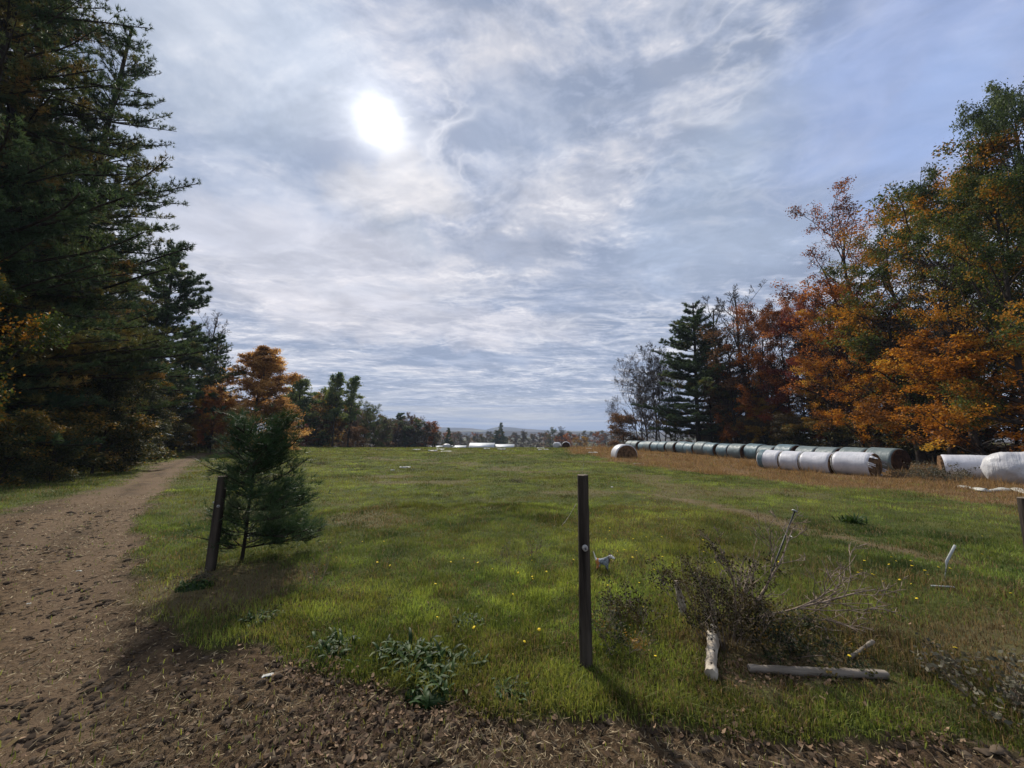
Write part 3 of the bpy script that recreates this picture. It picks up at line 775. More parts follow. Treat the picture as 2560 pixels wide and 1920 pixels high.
    for i in range(54):
        dx = 930+i*7.6+g.uniform(-4, 4); Y = g.uniform(225, 330) if i % 3 else g.uniform(300, 420)
        x = at(dx, Y); top = g.uniform(931, 944) if Y < 330 else g.uniform(928, 936)
        d = ray(dx*K, top*K); h = EYE+d[2]*Y/d[1]-gz(x, Y)
        k = ['brushy', 'bare_b', 'maple_a', 'brushy', 'bare_a'][i % 5]
        tree(k, x, Y, h, ['drab', 'brown', 'brown', 'drab', 'drab', 'rust', 'under'][i % 7], 'drab brownish tree in the low belt of woods beyond the barns', 'tree', name='valley_tree', group='low woods in the valley', wid=1.2)
    for (dx, Y, top, leaf, k, lab, w) in [
        (1083, 230, 914, 'pine', 'fir_far', 'tall crooked dark conifer rising above the barn roofs', .9),
        (1072, 232, 931, 'pine', 'fir_far', 'lower broad dark conifer just left of the tall crooked one', 1.8),
        (1195, 215, 922, 'pine', 'maple_a', 'dark round evergreen sticking up above the pair of white bales', .9),
        (1212, 220, 920, 'brown', 'bare_a', 'leafless tree beside the dark round evergreen above the bales', 1.2),
        (1255, 200, 943, 'gold', 'brushy', 'small pale yellow tree in the far belt right of the bale pair', 1.3),
        (1215, 205, 940, 'rust', 'brushy', 'reddish bush right behind the pair of white bales', 1.2),
        (1130, 225, 926, 'brown', 'bare_tall', 'thin bare pole tree right of the crooked conifer', .8)]:
        x = at(dx, Y); d = ray(dx*K, top*K); ztop = EYE+d[2]*Y/d[1]
        tree(k, x, Y, ztop-gz(x, Y), leaf, lab, 'tree', name='conifer_tree' if k == 'fir_far' else 'tree', wid=w)
    # ---- right wood
    for (dx, Y, top, leaf, k, lab, w, bk) in [
        (1345, 62, 893, 'brown', 'scrub', 'low reddish brown oak bush at the left foot of the bare trees', 1.3, 'bark'),
        (1375, 60, 752, 'brown', 'bare_b', 'leftmost spreading leafless tree of the right wood', 1.0, 'bark_grey'),
        (1408, 58, 735, 'brown', 'bare_a', 'second leafless tree, upright, beside the leftmost spreading one', 1.0, 'bark_grey'),
        (1330, 66, 850, 'brown', 'bare_b', 'smallest leafless tree at the far left end of the right wood', .9, 'bark_grey'),
        (1425, 61, 760, 'brown', 'bare_b', 'leafless tree half hidden behind the second upright bare tree', 1.1, 'bark_grey'),
        (1392, 64, 790, 'brown', 'bare_a', 'leafless tree behind the leftmost spreading one', 1.1, 'bark'),
        (1445, 57, 745, 'brown', 'bare_b', 'leafless tree directly left of the dark layered pine', .8, 'bark'),
        (1495, 52, 657, 'pine', 'pine_gap', 'dark layered pine standing above the far end of the bale row', 1.3, 'bark'),
        (1545, 56, 640, 'brown', 'bare_tall', 'pale thin leafless tree just right of the dark layered pine', 1.3, 'bark_grey'),
        (1600, 54, 612, 'brown', 'bare_tall', 'tallest pale leafless tree rising above the brown oaks', 1.4, 'bark_grey'),
        (1530, 50, 800, 'brown', 'sparse', 'thin brown leaved tree below the layered pine', 1.0, 'bark'),
        (1575, 47, 690, 'brown', 'sparse', 'brown thin leaved tree right of the layered pine', 1.2, 'bark'),
        (1632, 44, 655, 'rust', 'maple_a', 'rusty brown full tree right of the tall bare tree', .85, 'bark'),
        (1690, 42, 628, 'rust', 'maple_b', 'orange brown tree with a rounded top at the middle of the right wood', .85, 'bark'),
        (1735, 38, 640, 'crimson', 'maple_a', 'dark crimson maple between the orange brown tree and the bright orange one', .9, 'bark'),
        (1770, 34, 600, 'rust', 'sparse', 'red leaved tree with an open top in front of the crimson maple', 1.3, 'bark'),
        (1850, 31, 400, 'rust', 'maple_thin', 'tall half bare maple with thin red leaves at its top', 1.05, 'bark'),
        (2230, 25, 330, 'mixed', 'maple_b', 'green and rust tree behind the big one, cut off by the right edge', 1.1, 'bark'),
        (1835, 30, 640, 'orange', 'maple_b', 'bright orange maple below the half bare maple', .95, 'bark'),
        (1945, 27, 470, 'mixed', 'maple_b', 'green and orange maple right of the half bare maple', .95, 'bark'),
        (2035, 23, 320, 'mixed', 'maple_b', 'large maple mottled green and orange under the open green crown', .95, 'bark'),
        (2175, 20, 150, 'green', 'oak_near', 'tallest green tree of the right wood with an open crown at the right edge', .5, 'bark'),
        (2150, 17.5, 330, 'mixed', 'oak_near', 'big green and rust tree filling the right edge of the photo', .80, 'bark'),
        (2100, 19, 700, 'orange', 'maple_low', 'brilliant orange low maple boughs above the right white bales', 1.25, 'bark'),
        (1985, 25, 690, 'orange', 'maple_low', 'orange low maple boughs left of the brilliant ones, in front of the dark leaning trunk', 1.0, 'bark'),
        (1800, 36, 800, 'gold', 'maple_low', 'yellow orange understory tree above the middle of the bale row', 1.0, 'bark'),
        (1650, 43, 850, 'gold', 'maple_low', 'small golden tree in the shade behind the middle of the bale row', 1.0, 'bark'),
        (1585, 48, 880, 'orange', 'maple_low', 'small orange bush behind the far half of the bale row', .9, 'bark'),
        (1470, 53, 880, 'under', 'maple_low', 'small dark green tree under the layered pine', .9, 'bark'),
        ]:
        x = at(dx, Y); d = ray(dx*K, top*K); ztop = EYE+d[2]*Y/d[1]
        # the picture column is the crown's: shift the base outwards with the convergence of verticals
        nm = 'pine_tree' if k.startswith('pine') else ('bare_tree' if k.startswith('bare') else ('maple_tree' if k.startswith('maple') else 'tree'))
        tx = d[0]*Y/d[1]
        bx = at(dx, Y)
        tree(k, tx*.75+bx*.25, Y, ztop-gz(bx, Y), leaf, lab, 'shrub' if k == 'scrub' else 'tree', name=nm, wid=w, bark=bk)
    g = np.random.default_rng(99)
    for i in range(34):
        Y = g.uniform(14, 62); x = 30+g.uniform(0, 16)+(62-Y)*.08
        k = ['maple_a', 'bare_a', 'pine_mid', 'maple_b', 'sparse', 'bare_tall'][i % 6]
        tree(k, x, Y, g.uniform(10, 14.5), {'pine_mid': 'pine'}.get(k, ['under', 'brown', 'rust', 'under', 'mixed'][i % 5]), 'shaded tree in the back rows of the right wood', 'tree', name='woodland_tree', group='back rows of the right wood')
    for i in range(30):
        Y = 15+i*1.55; x = 28.5+g.uniform(-.6, 3.0)-(Y > 50)*(Y-50)*.12
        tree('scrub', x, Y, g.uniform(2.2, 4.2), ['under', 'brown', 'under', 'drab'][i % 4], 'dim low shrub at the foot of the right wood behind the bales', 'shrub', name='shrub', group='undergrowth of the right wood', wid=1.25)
    for i, (dx, Y, lx) in enumerate([(1995, 25, -3), (1975, 29, 2), (1880, 33, -4), (1760, 39, 1), (1700, 43, -3), (2120, 20, 2), (2060, 22, -3), (1625, 46, 2), (1560, 50, -5), (1815, 34, 3)]):
        x = at(dx, Y)
        tree('bare_tall', x, Y, g.uniform(11, 15), 'brown', ['thick dark leaning trunk behind the near end of the blue bale row'][0] if i == 0 else 'dark slender trunk at the front of the right wood',
             'tree', name='woodland_tree', group=None if i == 0 else 'slender trunks of the right wood', lean=(0, lx), wid=2.0 if i == 0 else 1.2)

# ------------------------------------------------------------------ object materials
M['post'] = simple('weathered_post_wood', (.085, .070, .056), .95, .15, .5, 6, .012, (.020, .016, .013), 40, stretch=(1.6, 1.6, .12))
M['postend'] = simple('post_end_grain', (.22, .18, .14), .9, .15, .4, 30)
M['grey_wood'] = simple('grey_driftwood', (.25, .215, .175), .9, .2, .4, 7, .006, (.13, .11, .085), 50, stretch=(.25, 2.2, 2.2))
M['birch'] = simple('birch_bark', (.50, .45, .37), .85, .2, .3, 9, .004, (.26, .21, .16), 40)
M['knot'] = simple('dark_knot', (.03, .024, .02), .95)
M['deadwood'] = simple('dead_branch_bark', (.30, .235, .18), .9, .2, .4, 12, .002, (.085, .062, .048))
M['steel'] = simple('dull_steel', (.05, .05, .05), .5, .5, .3, 12, metal=.7)
M['greyplastic'] = simple('grey_stake_plastic', (.40, .42, .40), .55, .4, .2, 8)
M['porcelain'] = simple('porcelain', (.36, .35, .33), .35, .5, .15, 20)
M['wire'] = simple('fence_wire', (.42, .40, .34), .5, .4, .2, 12)
M['straw'] = None
M['hay'] = simple('weathered_hay', (.20, .12, .065), 1, .05, .5, 5, .03, (.055, .032, .018), 30)
M['hay_dark'] = simple('dark_hay', (.075, .038, .022), 1, .05, .5, 5, .03, (.025, .014, .010), 30)
def plastic(name, c, c2, rough, dirty, streak=(1, 1, 1), bump=.012):
    m, b, out = mat_new(name)
    tc = b.n.new('ShaderNodeTexCoord').outputs['Object']
    v = b.v('MULTIPLY', tc, streak)
    n1 = b.noise(v, 2.2, 6, .6, .4); n2 = b.noise(v, 9, 6, .6, .3)
    n3 = b.noise(b.v('MULTIPLY', tc, (14, 1.2, 1.2)), 1.0, 4, .5)
    col = b.mix(b.sm(n1, .35, .65), c2, c)
    col = b.mix(b.m('MULTIPLY', b.sm(n2, .55, .72), .55), col, dirty)
    p = b.n.new('ShaderNodeBsdfPrincipled'); b.put(p.inputs['Base Color'], col)
    p.inputs['Specular IOR Level'].default_value = .30
    b.put(p.inputs['Roughness'], b.sm(n2, .3, .7, rough-.08, rough+.2))
    bp = b.n.new('ShaderNodeBump'); bp.inputs['Distance'].default_value = bump
    b.put(bp.inputs['Height'], b.m('ADD', n3, b.m('MULTIPLY', n2, .5)))
    b.put(p.inputs['Normal'], bp.outputs[0]); b.put(out.inputs[0], p.outputs[0])
    return m
M['blue'] = plastic('blue_green_bale_wrap', (.12, .19, .225), (.068, .115, .135), .48, (.11, .12, .115))
M['blue2'] = plastic('grey_green_bale_wrap', (.15, .19, .20), (.095, .13, .14), .50, (.13, .135, .12))
M['white'] = plastic('white_bale_wrap', (.56, .56, .60), (.45, .46, .50), .42, (.30, .29, .27))
M['white2'] = plastic('loose_white_wrap', (.52, .52, .53), (.42, .42, .45), .38, (.33, .32, .30), bump=.03)
M['scrap'] = simple('torn_white_plastic', (.50, .50, .46), .6, .3, .2, 6, c2=(.34, .34, .31))

# ------------------------------------------------------------------ bales
def bale_shell(ln, r, seed, inner=False, lump=.0, sag=.06, flat=.90, nl=18, na=44, shoulder=.10, x0=None):
    g = np.random.default_rng(seed)
    xs = np.linspace(-ln/2, ln/2, nl); a = np.linspace(0, 2*PI, na, endpoint=False)
    X, A = np.meshgrid(xs, a, indexing='ij')
    e = np.clip((ln/2-np.abs(X))/shoulder, 0, 1)
    rr = r*(1-(1-np.sqrt(1-(1-e)**2))*shoulder*.9/r*.8)
    rr = rr*(1+(fbm(X*2.2+seed, np.cos(A)*1.3+np.sin(A)*2.1, seed, 3)-.5)*(.05+lump)+(fbm(X*1.2+seed, A*0, seed+4, 2)-.5)*.05)
    y = rr*np.cos(A)*(1+sag); z = rr*np.sin(A)*(1-sag*.6)
    z = np.maximum(z, -flat*r); 
    V = np.stack([X, y, z+flat*r], -1).reshape(-1, 3)
    ids = np.arange(nl*na).reshape(nl, na)
    q = np.stack([ids[:-1], ids[1:], np.roll(ids[1:], -1, 1), np.roll(ids[:-1], -1, 1)], -1).reshape(-1, 4)
    return V, q, ids
def end_caps(V, ids, inward=.0, seed=0):
    """domed, rough end faces from the first and last ring"""
    Vs = []; Q = []; n = 0; na = ids.shape[1]
    for row, sgn in ((0, -1), (-1, 1)):
        ring = V[ids[row]]; c = ring.mean(0)
        fr = [1, .8, .55, .3, .08]
        rings = []
        for k, f in enumerate(fr):
            p = c+(ring-c)*f; p[:, 0] += sgn*((1-f)*.05+inward)+(fbm(p[:, 1]*6+seed, p[:, 2]*6, seed+k, 3)-.5)*.07*(1 if k else 0)
            rings.append(p)
        Vs.append(np.concatenate(rings)); id2 = np.arange(len(fr)*na).reshape(len(fr), na)+n; n += len(fr)*na
        qq = np.stack([id2[:-1], id2[1:], np.roll(id2[1:], -1, 1), np.roll(id2[:-1], -1, 1)], -1).reshape(-1, 4)
        Q.append(qq if sgn < 0 else qq[:, ::-1])
    return np.concatenate(Vs), np.concatenate(Q)
def bale_meshes(ln, r, seed, cover=(0, 1), lump=.0, shoulder=.10, closed=False, nl=18):
    V, q, ids = bale_shell(ln, r, seed, lump=lump, shoulder=shoulder, nl=nl)
    Gq = Geo(); Gq.add(V, q)
    if closed:
        v2, q2 = end_caps(V, ids, 0, seed); Gq.add(v2, q2)
    wrap = Gq.mesh('wrap', True)
    Vh, qh, idh = bale_shell(ln+.03, r*.965, seed, shoulder=.04)
    Vh[:, 2] += .012
    Gh = Geo(); Gh.add(Vh, qh); v2, q2 = end_caps(Vh, idh, .0, seed+3); Gh.add(v2, q2)
    return wrap, Gh.mesh('hay', True)
def bale(name, x, y, rz, wrap, hay, wm, hm, label, group=None, sink=.06, tilt=0.0, sc=1.0):
    rt = empty(name, (x, y, gz(x, y)-sink), rz, label, 'hay bale', group)
    rt.rotation_euler.x = tilt; rt.scale = (sc, sc, sc)
    for nm, me, mt in (('wrap', wrap, wm), ('hay', hay, hm)):
        if me is None: continue
        o = bpy.data.objects.new(nm, me); C.objects.link(o); o.parent = rt
        if not me.materials: me.materials.append(mt)
        o.material_slots[0].link = 'OBJECT'; o.material_slots[0].material = mt
    return rt
PA = np.array([21.4, 20.6]); PB = np.array([15.7, 50.0])
NB_ = 20
variants = [bale_meshes(1.36, .68, 5), bale_meshes(1.42, .70, 9), bale_meshes(1.30, .66, 15)]
ords = ['nearest', 'second', 'third', 'fourth', 'fifth', 'sixth', 'seventh', 'eighth', 'ninth', 'tenth', 'eleventh', 'twelfth', 'thirteenth', 'fourteenth', 'fifteenth', 'sixteenth', 'seventeenth', 'eighteenth', 'nineteenth', 'farthest']
for i in range(NB_):
    f = (i+.5)/NB_
    p = PA*(1-f)+PB*f
    perp = np.array([PB[1]-PA[1], -(PB[0]-PA[0])]); perp /= np.linalg.norm(perp)
    off = [0, .05, -.04, .18, .02, -.06, .22, .0, .05, -.05, .08, .0, .2, .03, -.03, .06, 0, .1, -.04, 0][i]
    p = p+perp*off
    w, h = variants[i % 3]
    an = math.atan2(PB[1]-PA[1], PB[0]-PA[0])+random.uniform(-.03, .03)
    lab = ('nearest blue green wrapped bale in the long row, its brown end showing' if i == 0 else
           'farthest blue green bale, at the far end of the long row' if i == NB_-1 else
           f'blue green wrapped round bale, {ords[i]} from the near end of the long row')
    bale('wrapped_bale', p[0], p[1], an, w, h, M['blue' if i in (4, 6, 8, 9, 11, 12, 14, 15, 17) else 'blue2'], M['hay_dark'], lab, 'long row of blue green bales by the wood', sink=.05+.03*(i % 2))
# front row of white bales
QA = np.array([15.25, 22.9]); QB = np.array([17.6, 17.75]); ud = (QB-QA)/np.linalg.norm(QB-QA); an = math.atan2(ud[1], ud[0])
pos = 0.0
for j, (ln, gap, lab) in enumerate([(1.22, .05, 'white bale with a blue green band at the far end of the front row'),
                               (1.0, .03, 'short white bale, second from the far end of the front row'),
                               (1.38, .12, 'long smooth white bale in front, left of the dark gap'),
                               (1.5, 0, 'white bale at the near end of the front row with torn plastic flaps')]):
    w, h = bale_meshes(ln, .60+.02*(j == 3), 30+j, shoulder=.08)
    c = QA+ud*(pos+ln/2); pos += ln+gap
    b_ = bale('wrapped_bale', c[0], c[1], an, w, h, M['white'], M['hay'], lab, 'front row of white bales', sink=.05)
    # rolled plastic lip round the left rim of each bale
    V, q, ids = bale_shell(ln, .60+.02*(j == 3), 30+j, shoulder=.08)
    ring = V[ids[0]].copy(); ring[:, 0] -= .0; c0 = ring.mean(0); ring = c0+(ring-c0)*1.035
    gl = Geo(); rp = np.concatenate([ring, ring[:1]]); rp += np.random.default_rng(j).normal(0, .008, rp.shape)
    if j: gl.tube(rp, [.022]*len(rp), 6, cap=False)
    if j == 0:
        V2, q2, i2 = bale_shell(.30, .62, 77, shoulder=.03); V2[:, 0] += -ln/2+.22; V2[:, 2] -= .012
        link('blue_band', mk_mesh('blue_band', V2, None, q2, {'var': np.zeros(len(V2))}, True), M['blue'], b_)
    else: link('plastic_lip', gl.mesh('plastic_lip', True), M['scrap'], b_)
    if j == 3:
        gf = np.random.default_rng(4); fl = Geo()
        ringr = V[ids[-1]]
        for k in range(26):
            a0 = gf.integers(0, len(ringr)); p0 = ringr[a0]
            if p0[2] < .12: continue
            nrm = unit((p0-ringr.mean(0))[None])[0]; n_ = 5
            L = gf.uniform(.12, .34); wd = gf.uniform(.05, .13); tdir = np.array([0, -nrm[2], nrm[1]])
            pts = []
            for t in np.linspace(0, 1, n_):
                cp = p0+np.array([-.10+L*t, 0, 0])+nrm*(.015+.05*math.sin(t*3+k))-np.array([0, 0, .10*t*t])
                pts += [cp-tdir*wd*.5*(1-.4*t), cp+tdir*wd*.5*(1-.6*t)]
            V3 = np.array(pts); q3 = [[2*i, 2*i+1, 2*i+3, 2*i+2] for i in range(n_-1)]
            fl = Geo(); fl.add(V3, q3)
            link('torn_flap', fl.mesh('torn_flap', True), M['white2'], b_)
# bales at the right edge
w, h = bale_meshes(1.75, .60, 51, shoulder=.12)
bale('wrapped_bale', 19.95, 16.4, R(-42), w, h, M['white'], M['hay'], 'dull white bale with a tan end lying behind the big white mound', None, sink=.10)
w, h = bale_meshes(1.95, .70, 53, lump=.22, shoulder=.8, closed=True, nl=26)
bale('covered_bale', 19.55, 14.45, R(-50), w, None, M['white2'], None, 'biggest white mound shaped bale under loose wrinkled plastic at the right edge', None, sink=.12)
w, h = bale_meshes(1.5, .56, 55, lump=.06, shoulder=.3, closed=True)
bale('covered_bale', 20.6, 13.7, R(-40), w, None, M['white2'], None, 'low white bale cut off by the right edge of the photo', None, sink=.12)
# lone bales out in the field
def loner(x, y, rz, seed, label, sink, r=.62, ln=1.2, hm='hay'):
    """wrap that has slipped to a cape over the top, hay open at the ends"""
    V, q, ids = bale_shell(ln, r*1.03, seed, shoulder=.14, nl=16, na=48)
    keep = V[q].mean(1)[:, 2] > .42*r*(1+.5*(fbm(V[q].mean(1)[:, 0]*3, V[q].mean(1)[:, 1]*2, seed, 2)-.5))
    Gq = Geo(); Gq.add(V, q[keep]); wr = Gq.mesh('wrap', True)
    _, h = bale_meshes(ln, r, seed)
    return bale('wrapped_bale', x, y, rz, wr, h, M['white2'], M[hm], label, None, sink=sink)
loner(9.55, 32.0, R(100), 61, 'half sunk bale with a white cap at the left end of the brown grass', .60, r=.90, ln=1.1)
gA = bale_meshes(1.25, .62, 63, closed=True, shoulder=.3)
bale('wrapped_bale', 8.0, 66.5, R(60), gA[0], None, M['white2'], None, 'left bale of the pair on the skyline, fully white', 'pair of bales on the skyline', sink=.15)
loner(9.6, 66.3, R(78), 64, 'right bale of the pair on the skyline, dark brown with a white rim', .15, r=.66, hm='hay_dark')
gB = bale_meshes(1.25, .58, 65, closed=True, shoulder=.35, lump=.1)
bale('wrapped_bale', -11.6, 66.5, R(20), gB[0], None, M['white2'], None, 'lone white bale on the skyline in front of the low barn roofs', None, sink=.35)

# ------------------------------------------------------------------ barns beyond the crest
M['roof'] = simple('pale_metal_roof', (.44, .47, .50), .6, .3, .12, .5, stretch=(1, 1, 1))
M['wall'] = simple('barn_boards', (.30, .28, .26), .9, .2, .2, 1)
M['ridge'] = simple('dark_ridge_cap', (.06, .06, .07), .6)
def barn(px0, px1, pyr, pye, Y, depth, label, sk0=0, sk1=0):
    x0 = (px0-CX)/F*Y; x1 = (px1-CX)/F*Y
    zr = EYE+(1079-pyr)/F*Y; ze = EYE+(1079-pye)/F*Y
    cx = (x0+x1)/2; hl = (x1-x0)/2; base = gz(cx, Y)
    rt = empty('barn', (cx, Y, base), R(-4), label, 'barn')
    zr -= base; ze -= base; hd = depth/2
    g = Geo()
    V = np.array([(-hl+.3, -hd+.4, 0), (hl-.3, -hd+.4, 0), (hl-.3, hd-.4, 0), (-hl+.3, hd-.4, 0), (-hl+.3, -hd+.4, ze), (hl-.3, -hd+.4, ze), (hl-.3, hd-.4, ze), (-hl+.3, hd-.4, ze), (-hl+.3, 0, zr-.15), (hl-.3, 0, zr-.15)])
    g.add(V, [(0, 1, 5, 4), (1, 2, 6, 5), (2, 3, 7, 6), (3, 0, 4, 7)], [(4, 8, 7), (5, 6, 9)])
    link('wall', g.mesh('wall'), M['wall'], rt)
    g = Geo(); t = .12
    for sgn in (-1, 1):
        a = np.array([(-hl, sgn*hd, ze-.1), (hl, sgn*hd, ze-.1), (hl, 0, zr), (-hl, 0, zr)]); b2 = a+np.array([0, 0, t])
        g.add(np.concatenate([a, b2]), [(0, 1, 2, 3), (4, 7, 6, 5), (0, 4, 5, 1), (1, 5, 6, 2), (3, 2, 6, 7), (0, 3, 7, 4)])
    rf = link('roof', g.mesh('roof'), M['roof'], rt)
    g = Geo(); g.tube([(-hl, 0, zr+t), (hl, 0, zr+t)], [.10, .10], 6); link('ridge_cap', g.mesh('ridge_cap'), M['ridge'], rf)
    # door opening panel on the field side
    g = Geo(); V = np.array([(x_, y_, z_) for x_ in (-1.2, 1.2) for y_ in (-hd+.32, -hd+.41) for z_ in (0, min(2.6, ze-.2))])
    g.add(V, [(0, 1, 3, 2), (4, 6, 7, 5), (0, 4, 5, 1), (2, 3, 7, 6), (0, 2, 6, 4), (1, 5, 7, 3)]); link('door', g.mesh('door'), M['ridge'], rt)
barn(1176, 1238, 1106.5, 1117, 205, 9, 'largest and highest white barn roof beyond the crest')
barn(1236, 1286, 1110, 1118, 208, 8, 'white barn roof joined to the right of the largest one')
barn(1131, 1168, 1113, 1119, 200, 7, 'low white barn roof between the skyline bale and the largest roof')
barn(1078, 1110, 1113.5, 1119, 200, 6, 'low grey white barn roof left of the skyline bale')

# ------------------------------------------------------------------ posts
def fence_post(x, y, H, r, lean, seed, label, hole=None):
    g = np.random.default_rng(seed)
    nz_, na = 46, 40
    zs = np.linspace(-.25, H, nz_); a = np.linspace(0, 2*PI, na, endpoint=False)
    Z, A = np.meshgrid(zs, a, indexing='ij')
    rr = r*(1+.10*(1-Z/H)*(Z > 0))*(1+(fbm(A*5.1+seed, Z*.8, seed, 2)-.5)*.10+(fbm(A*1.2, Z*2.5, seed+2, 3)-.5)*.12)
    cr = np.abs(((A*3.1+fbm(Z*2, Z*0, 8, 2)*2) % 1.0)-.5)
    rr = rr-.006*np.clip(1-cr*11, 0, 1)-.010*np.clip(1-np.abs(A-4.3-.12*np.sin(Z*3))*9, 0, 1)*(Z > .35*H)
    V = np.stack([rr*np.cos(A)+lean[0]*Z/H, rr*np.sin(A)+lean[1]*Z/H, Z], -1).reshape(-1, 3)
    ids = np.arange(nz_*na).reshape(nz_, na)
    q = np.stack([ids[:-1], ids[1:], np.roll(ids[1:], -1, 1), np.roll(ids[:-1], -1, 1)], -1).reshape(-1, 4)[:, ::-1]
    rt = empty('fence_post', (x, y, gz(x, y)), 0, label, 'fence post')
    link('shaft', mk_mesh('post_shaft', V, None, q, {'var': np.zeros(len(V))}, True), M['post'], rt)
    ring = V[ids[-1]]; c = ring.mean(0)
    Gc = Geo(); fr = [1, .92, .5, .05]
    R_ = np.concatenate([c+(ring-c)*f+np.array([0, 0, .004*(f < 1)])+np.stack([0*a, 0*a, (fbm(ring[:, 0]*60*f, ring[:, 1]*60*f, 3, 2)-.5)*.008*(f < .95)], 1) for f in fr])
    i2 = np.arange(len(fr)*na).reshape(len(fr), na)
    Gc.add(R_, np.stack([i2[:-1], np.roll(i2[:-1], -1, 1), np.roll(i2[1:], -1, 1), i2[1:]], -1).reshape(-1, 4))
    link('sawn_top', Gc.mesh('sawn_top', True), M['postend'], rt)
    return rt
def insulator(rt, z, lean, H, r, ang=-PI/2, s=1.0):
    c = np.array([lean[0]*z/H+math.cos(ang)*(r*1.04), lean[1]*z/H+math.sin(ang)*(r*1.04), z])
    ax = np.array([math.cos(ang), math.sin(ang), 0]); sd_ = np.array([-ax[1], ax[0], 0]); up = np.array([0, 0, 1.0])
    g = Geo(); na = 24
    prof = [(.004, .0), (.019, .0), (.022, .006), (.021, .012), (.015, .016), (.014, .021), (.019, .026), (.020, .033), (.014, .036), (.006, .034)]
    a = np.linspace(0, 2*PI, na, endpoint=False)
    V = np.concatenate([c+ax*h*s+np.outer(np.cos(a)*q*s, sd_)+np.outer(np.sin(a)*q*s, up) for q, h in prof])
    i2 = np.arange(len(prof)*na).reshape(len(prof), na)
    g.add(V, np.stack([i2[:-1], i2[1:], np.roll(i2[1:], -1, 1), np.roll(i2[:-1], -1, 1)], -1).reshape(-1, 4))
    o = link('insulator', g.mesh('insulator', True), M['porcelain'], rt)
    g = Geo(); g.tube([c+ax*.02*s, c+ax*.041*s], [.0062*s, .0062*s], 8); link('nail', g.mesh('nail', True), M['ridge'], o)
cp = fence_post(.516, 2.80, 1.30, .040, (.012, .02), 3, 'tall dark wooden fence post standing alone in the middle foreground')
insulator(cp, .80, (.012, .02), 1.30, .040, -PI/2-.05, .95)
def wire(rt, pts, r=.0012, name='wire'):
    g = Geo(); g.tube(pts, [r]*len(pts), 5); link(name, g.mesh(name, True), M['wire'], rt)
wire(cp, [(-.045, -.01, 1.10), (-.075, -.012, 1.055), (-.105, -.02, 1.01), (-.135, -.03, .975), (-.16, -.03, .95)])
wire(cp, [(.006, .02, 1.295), (.01, .02, 1.33), (.018, .02, 1.37), (.02, .02, 1.385)])
lp = fence_post(-3.56, 4.60, 1.08, .051, (.02, .03), 5, 'shorter wooden fence post beside the pine sapling on the left')
insulator(lp, .74, (.02, .03), 1.08, .051, -PI/2+.55, .75)
insulator(lp, .77, (.02, .03), 1.08, .051, PI*.98, .7)
rp_ = fence_post(4.775, 3.55, 1.02, .055, (.02, .0), 7, 'wooden fence post cut off by the right edge of the photo')

# ------------------------------------------------------------------ pine sapling
wm, cm = pine(101, 1.68, .88, .28, .12, 7, .060, .045, 13, .125, .0050, rmin=.0035, shape='wide', r0=.026, trim=lambda az, u: np.where((np.cos(az) < -.1) & (u < .45), .70, 1.0)*np.where((np.cos(az) < .25) & (np.sin(az) < .1) & (u < .72), .5, 1.0)*(.95+.12*np.cos(az)))
sp = empty('pine_sapling', (-3.44, 4.95, gz(-3.44, 4.95)), .8, 'small long needled pine sapling growing beside the left fence post', 'pine sapling')
sp.rotation_euler = (R(1), R(4), .15)
link('trunk', wm, M['bark'], sp); link('crown', cm, M['pine_blue'], sp)

# ------------------------------------------------------------------ brush, logs, stakes
def stick(name, a, b, r0, r1, mat, label, cat, seed=0, sag=0.0, sides=10, n=9, kn=0, parts=True):
    a = np.array(a, float); b = np.array(b, float)
    g_ = np.random.default_rng(seed)
    ts = np.linspace(0, 1, n)
    pts = a+(b-a)*ts[:, None]; pts[1:-1] += g_.normal(0, r0*.05, (n-2, 3)); pts[:, 2] += -sag*np.sin(ts*PI)
    rad = (r0+(r1-r0)*ts)*(1+g_.uniform(-.05, .05, n))
    P = pts[None]; V, q = tubes(P, rad[None], sides)
    org = pts.mean(0)
    jit = (fbm(V[:, 0]*14+seed, V[:, 1]*14+V[:, 2]*20, seed, 3)-.5)[:, None]*r0*.55+(fbm(np.tile(np.arange(sides)*1.7, n)+seed, np.repeat(ts*2.5, sides), seed+1, 2)-.5)[:, None]*r0*.9
    ctr = np.repeat(pts, sides, 0); V = V+unit(V-ctr)*jit
    G_ = Geo(); G_.add(V-org, q)
    c0, c1 = V[:sides], V[-sides:]
    i = np.arange(sides); j = (i+1) % sides
    for ring, fl in ((c0, 1), (c1, 0)):
        m_ = ring.mean(0)+g_.normal(0, r0*.2, 3); vv = np.concatenate([ring, [m_]])-org
        G_.add(vv, None, np.stack([j, i, np.full(sides, sides)], 1) if fl else np.stack([i, j, np.full(sides, sides)], 1))
    rt = link(name, G_.mesh(name, True), mat); rt.location = org; tag(rt, label, cat)
    for k in range(kn):
        t = (k+.6)/kn; c = a+(b-a)*t; up = np.array([g_.uniform(-.7, .5), -.55, .75]); up /= np.linalg.norm(up)
        G2 = Geo(); G2.tube([c+up*r0*.75-org, c+up*r0*1.16-org], [r0*.30, r0*.16], 8)
        link('knot', G2.mesh('knot', True), M['knot'], rt)
    return rt
stick('birch_log', (1.305, 2.64, gz(1.3, 2.6)+.04), (1.60, 3.16, gz(1.5, 3.1)+.075), .037, .033, M['birch'], 'short pale log with dark knots pointing away below the brown brush', 'log', 3, kn=4, n=14, sides=14)
stick('long_log', (1.60, 2.72, gz(1.6, 2.7)+.03), (2.47, 2.66, gz(2.5, 2.7)+.03), .022, .026, M['grey_wood'], 'long grey split log lying across the grass at the lower right', 'log', 7, n=24, sides=12)
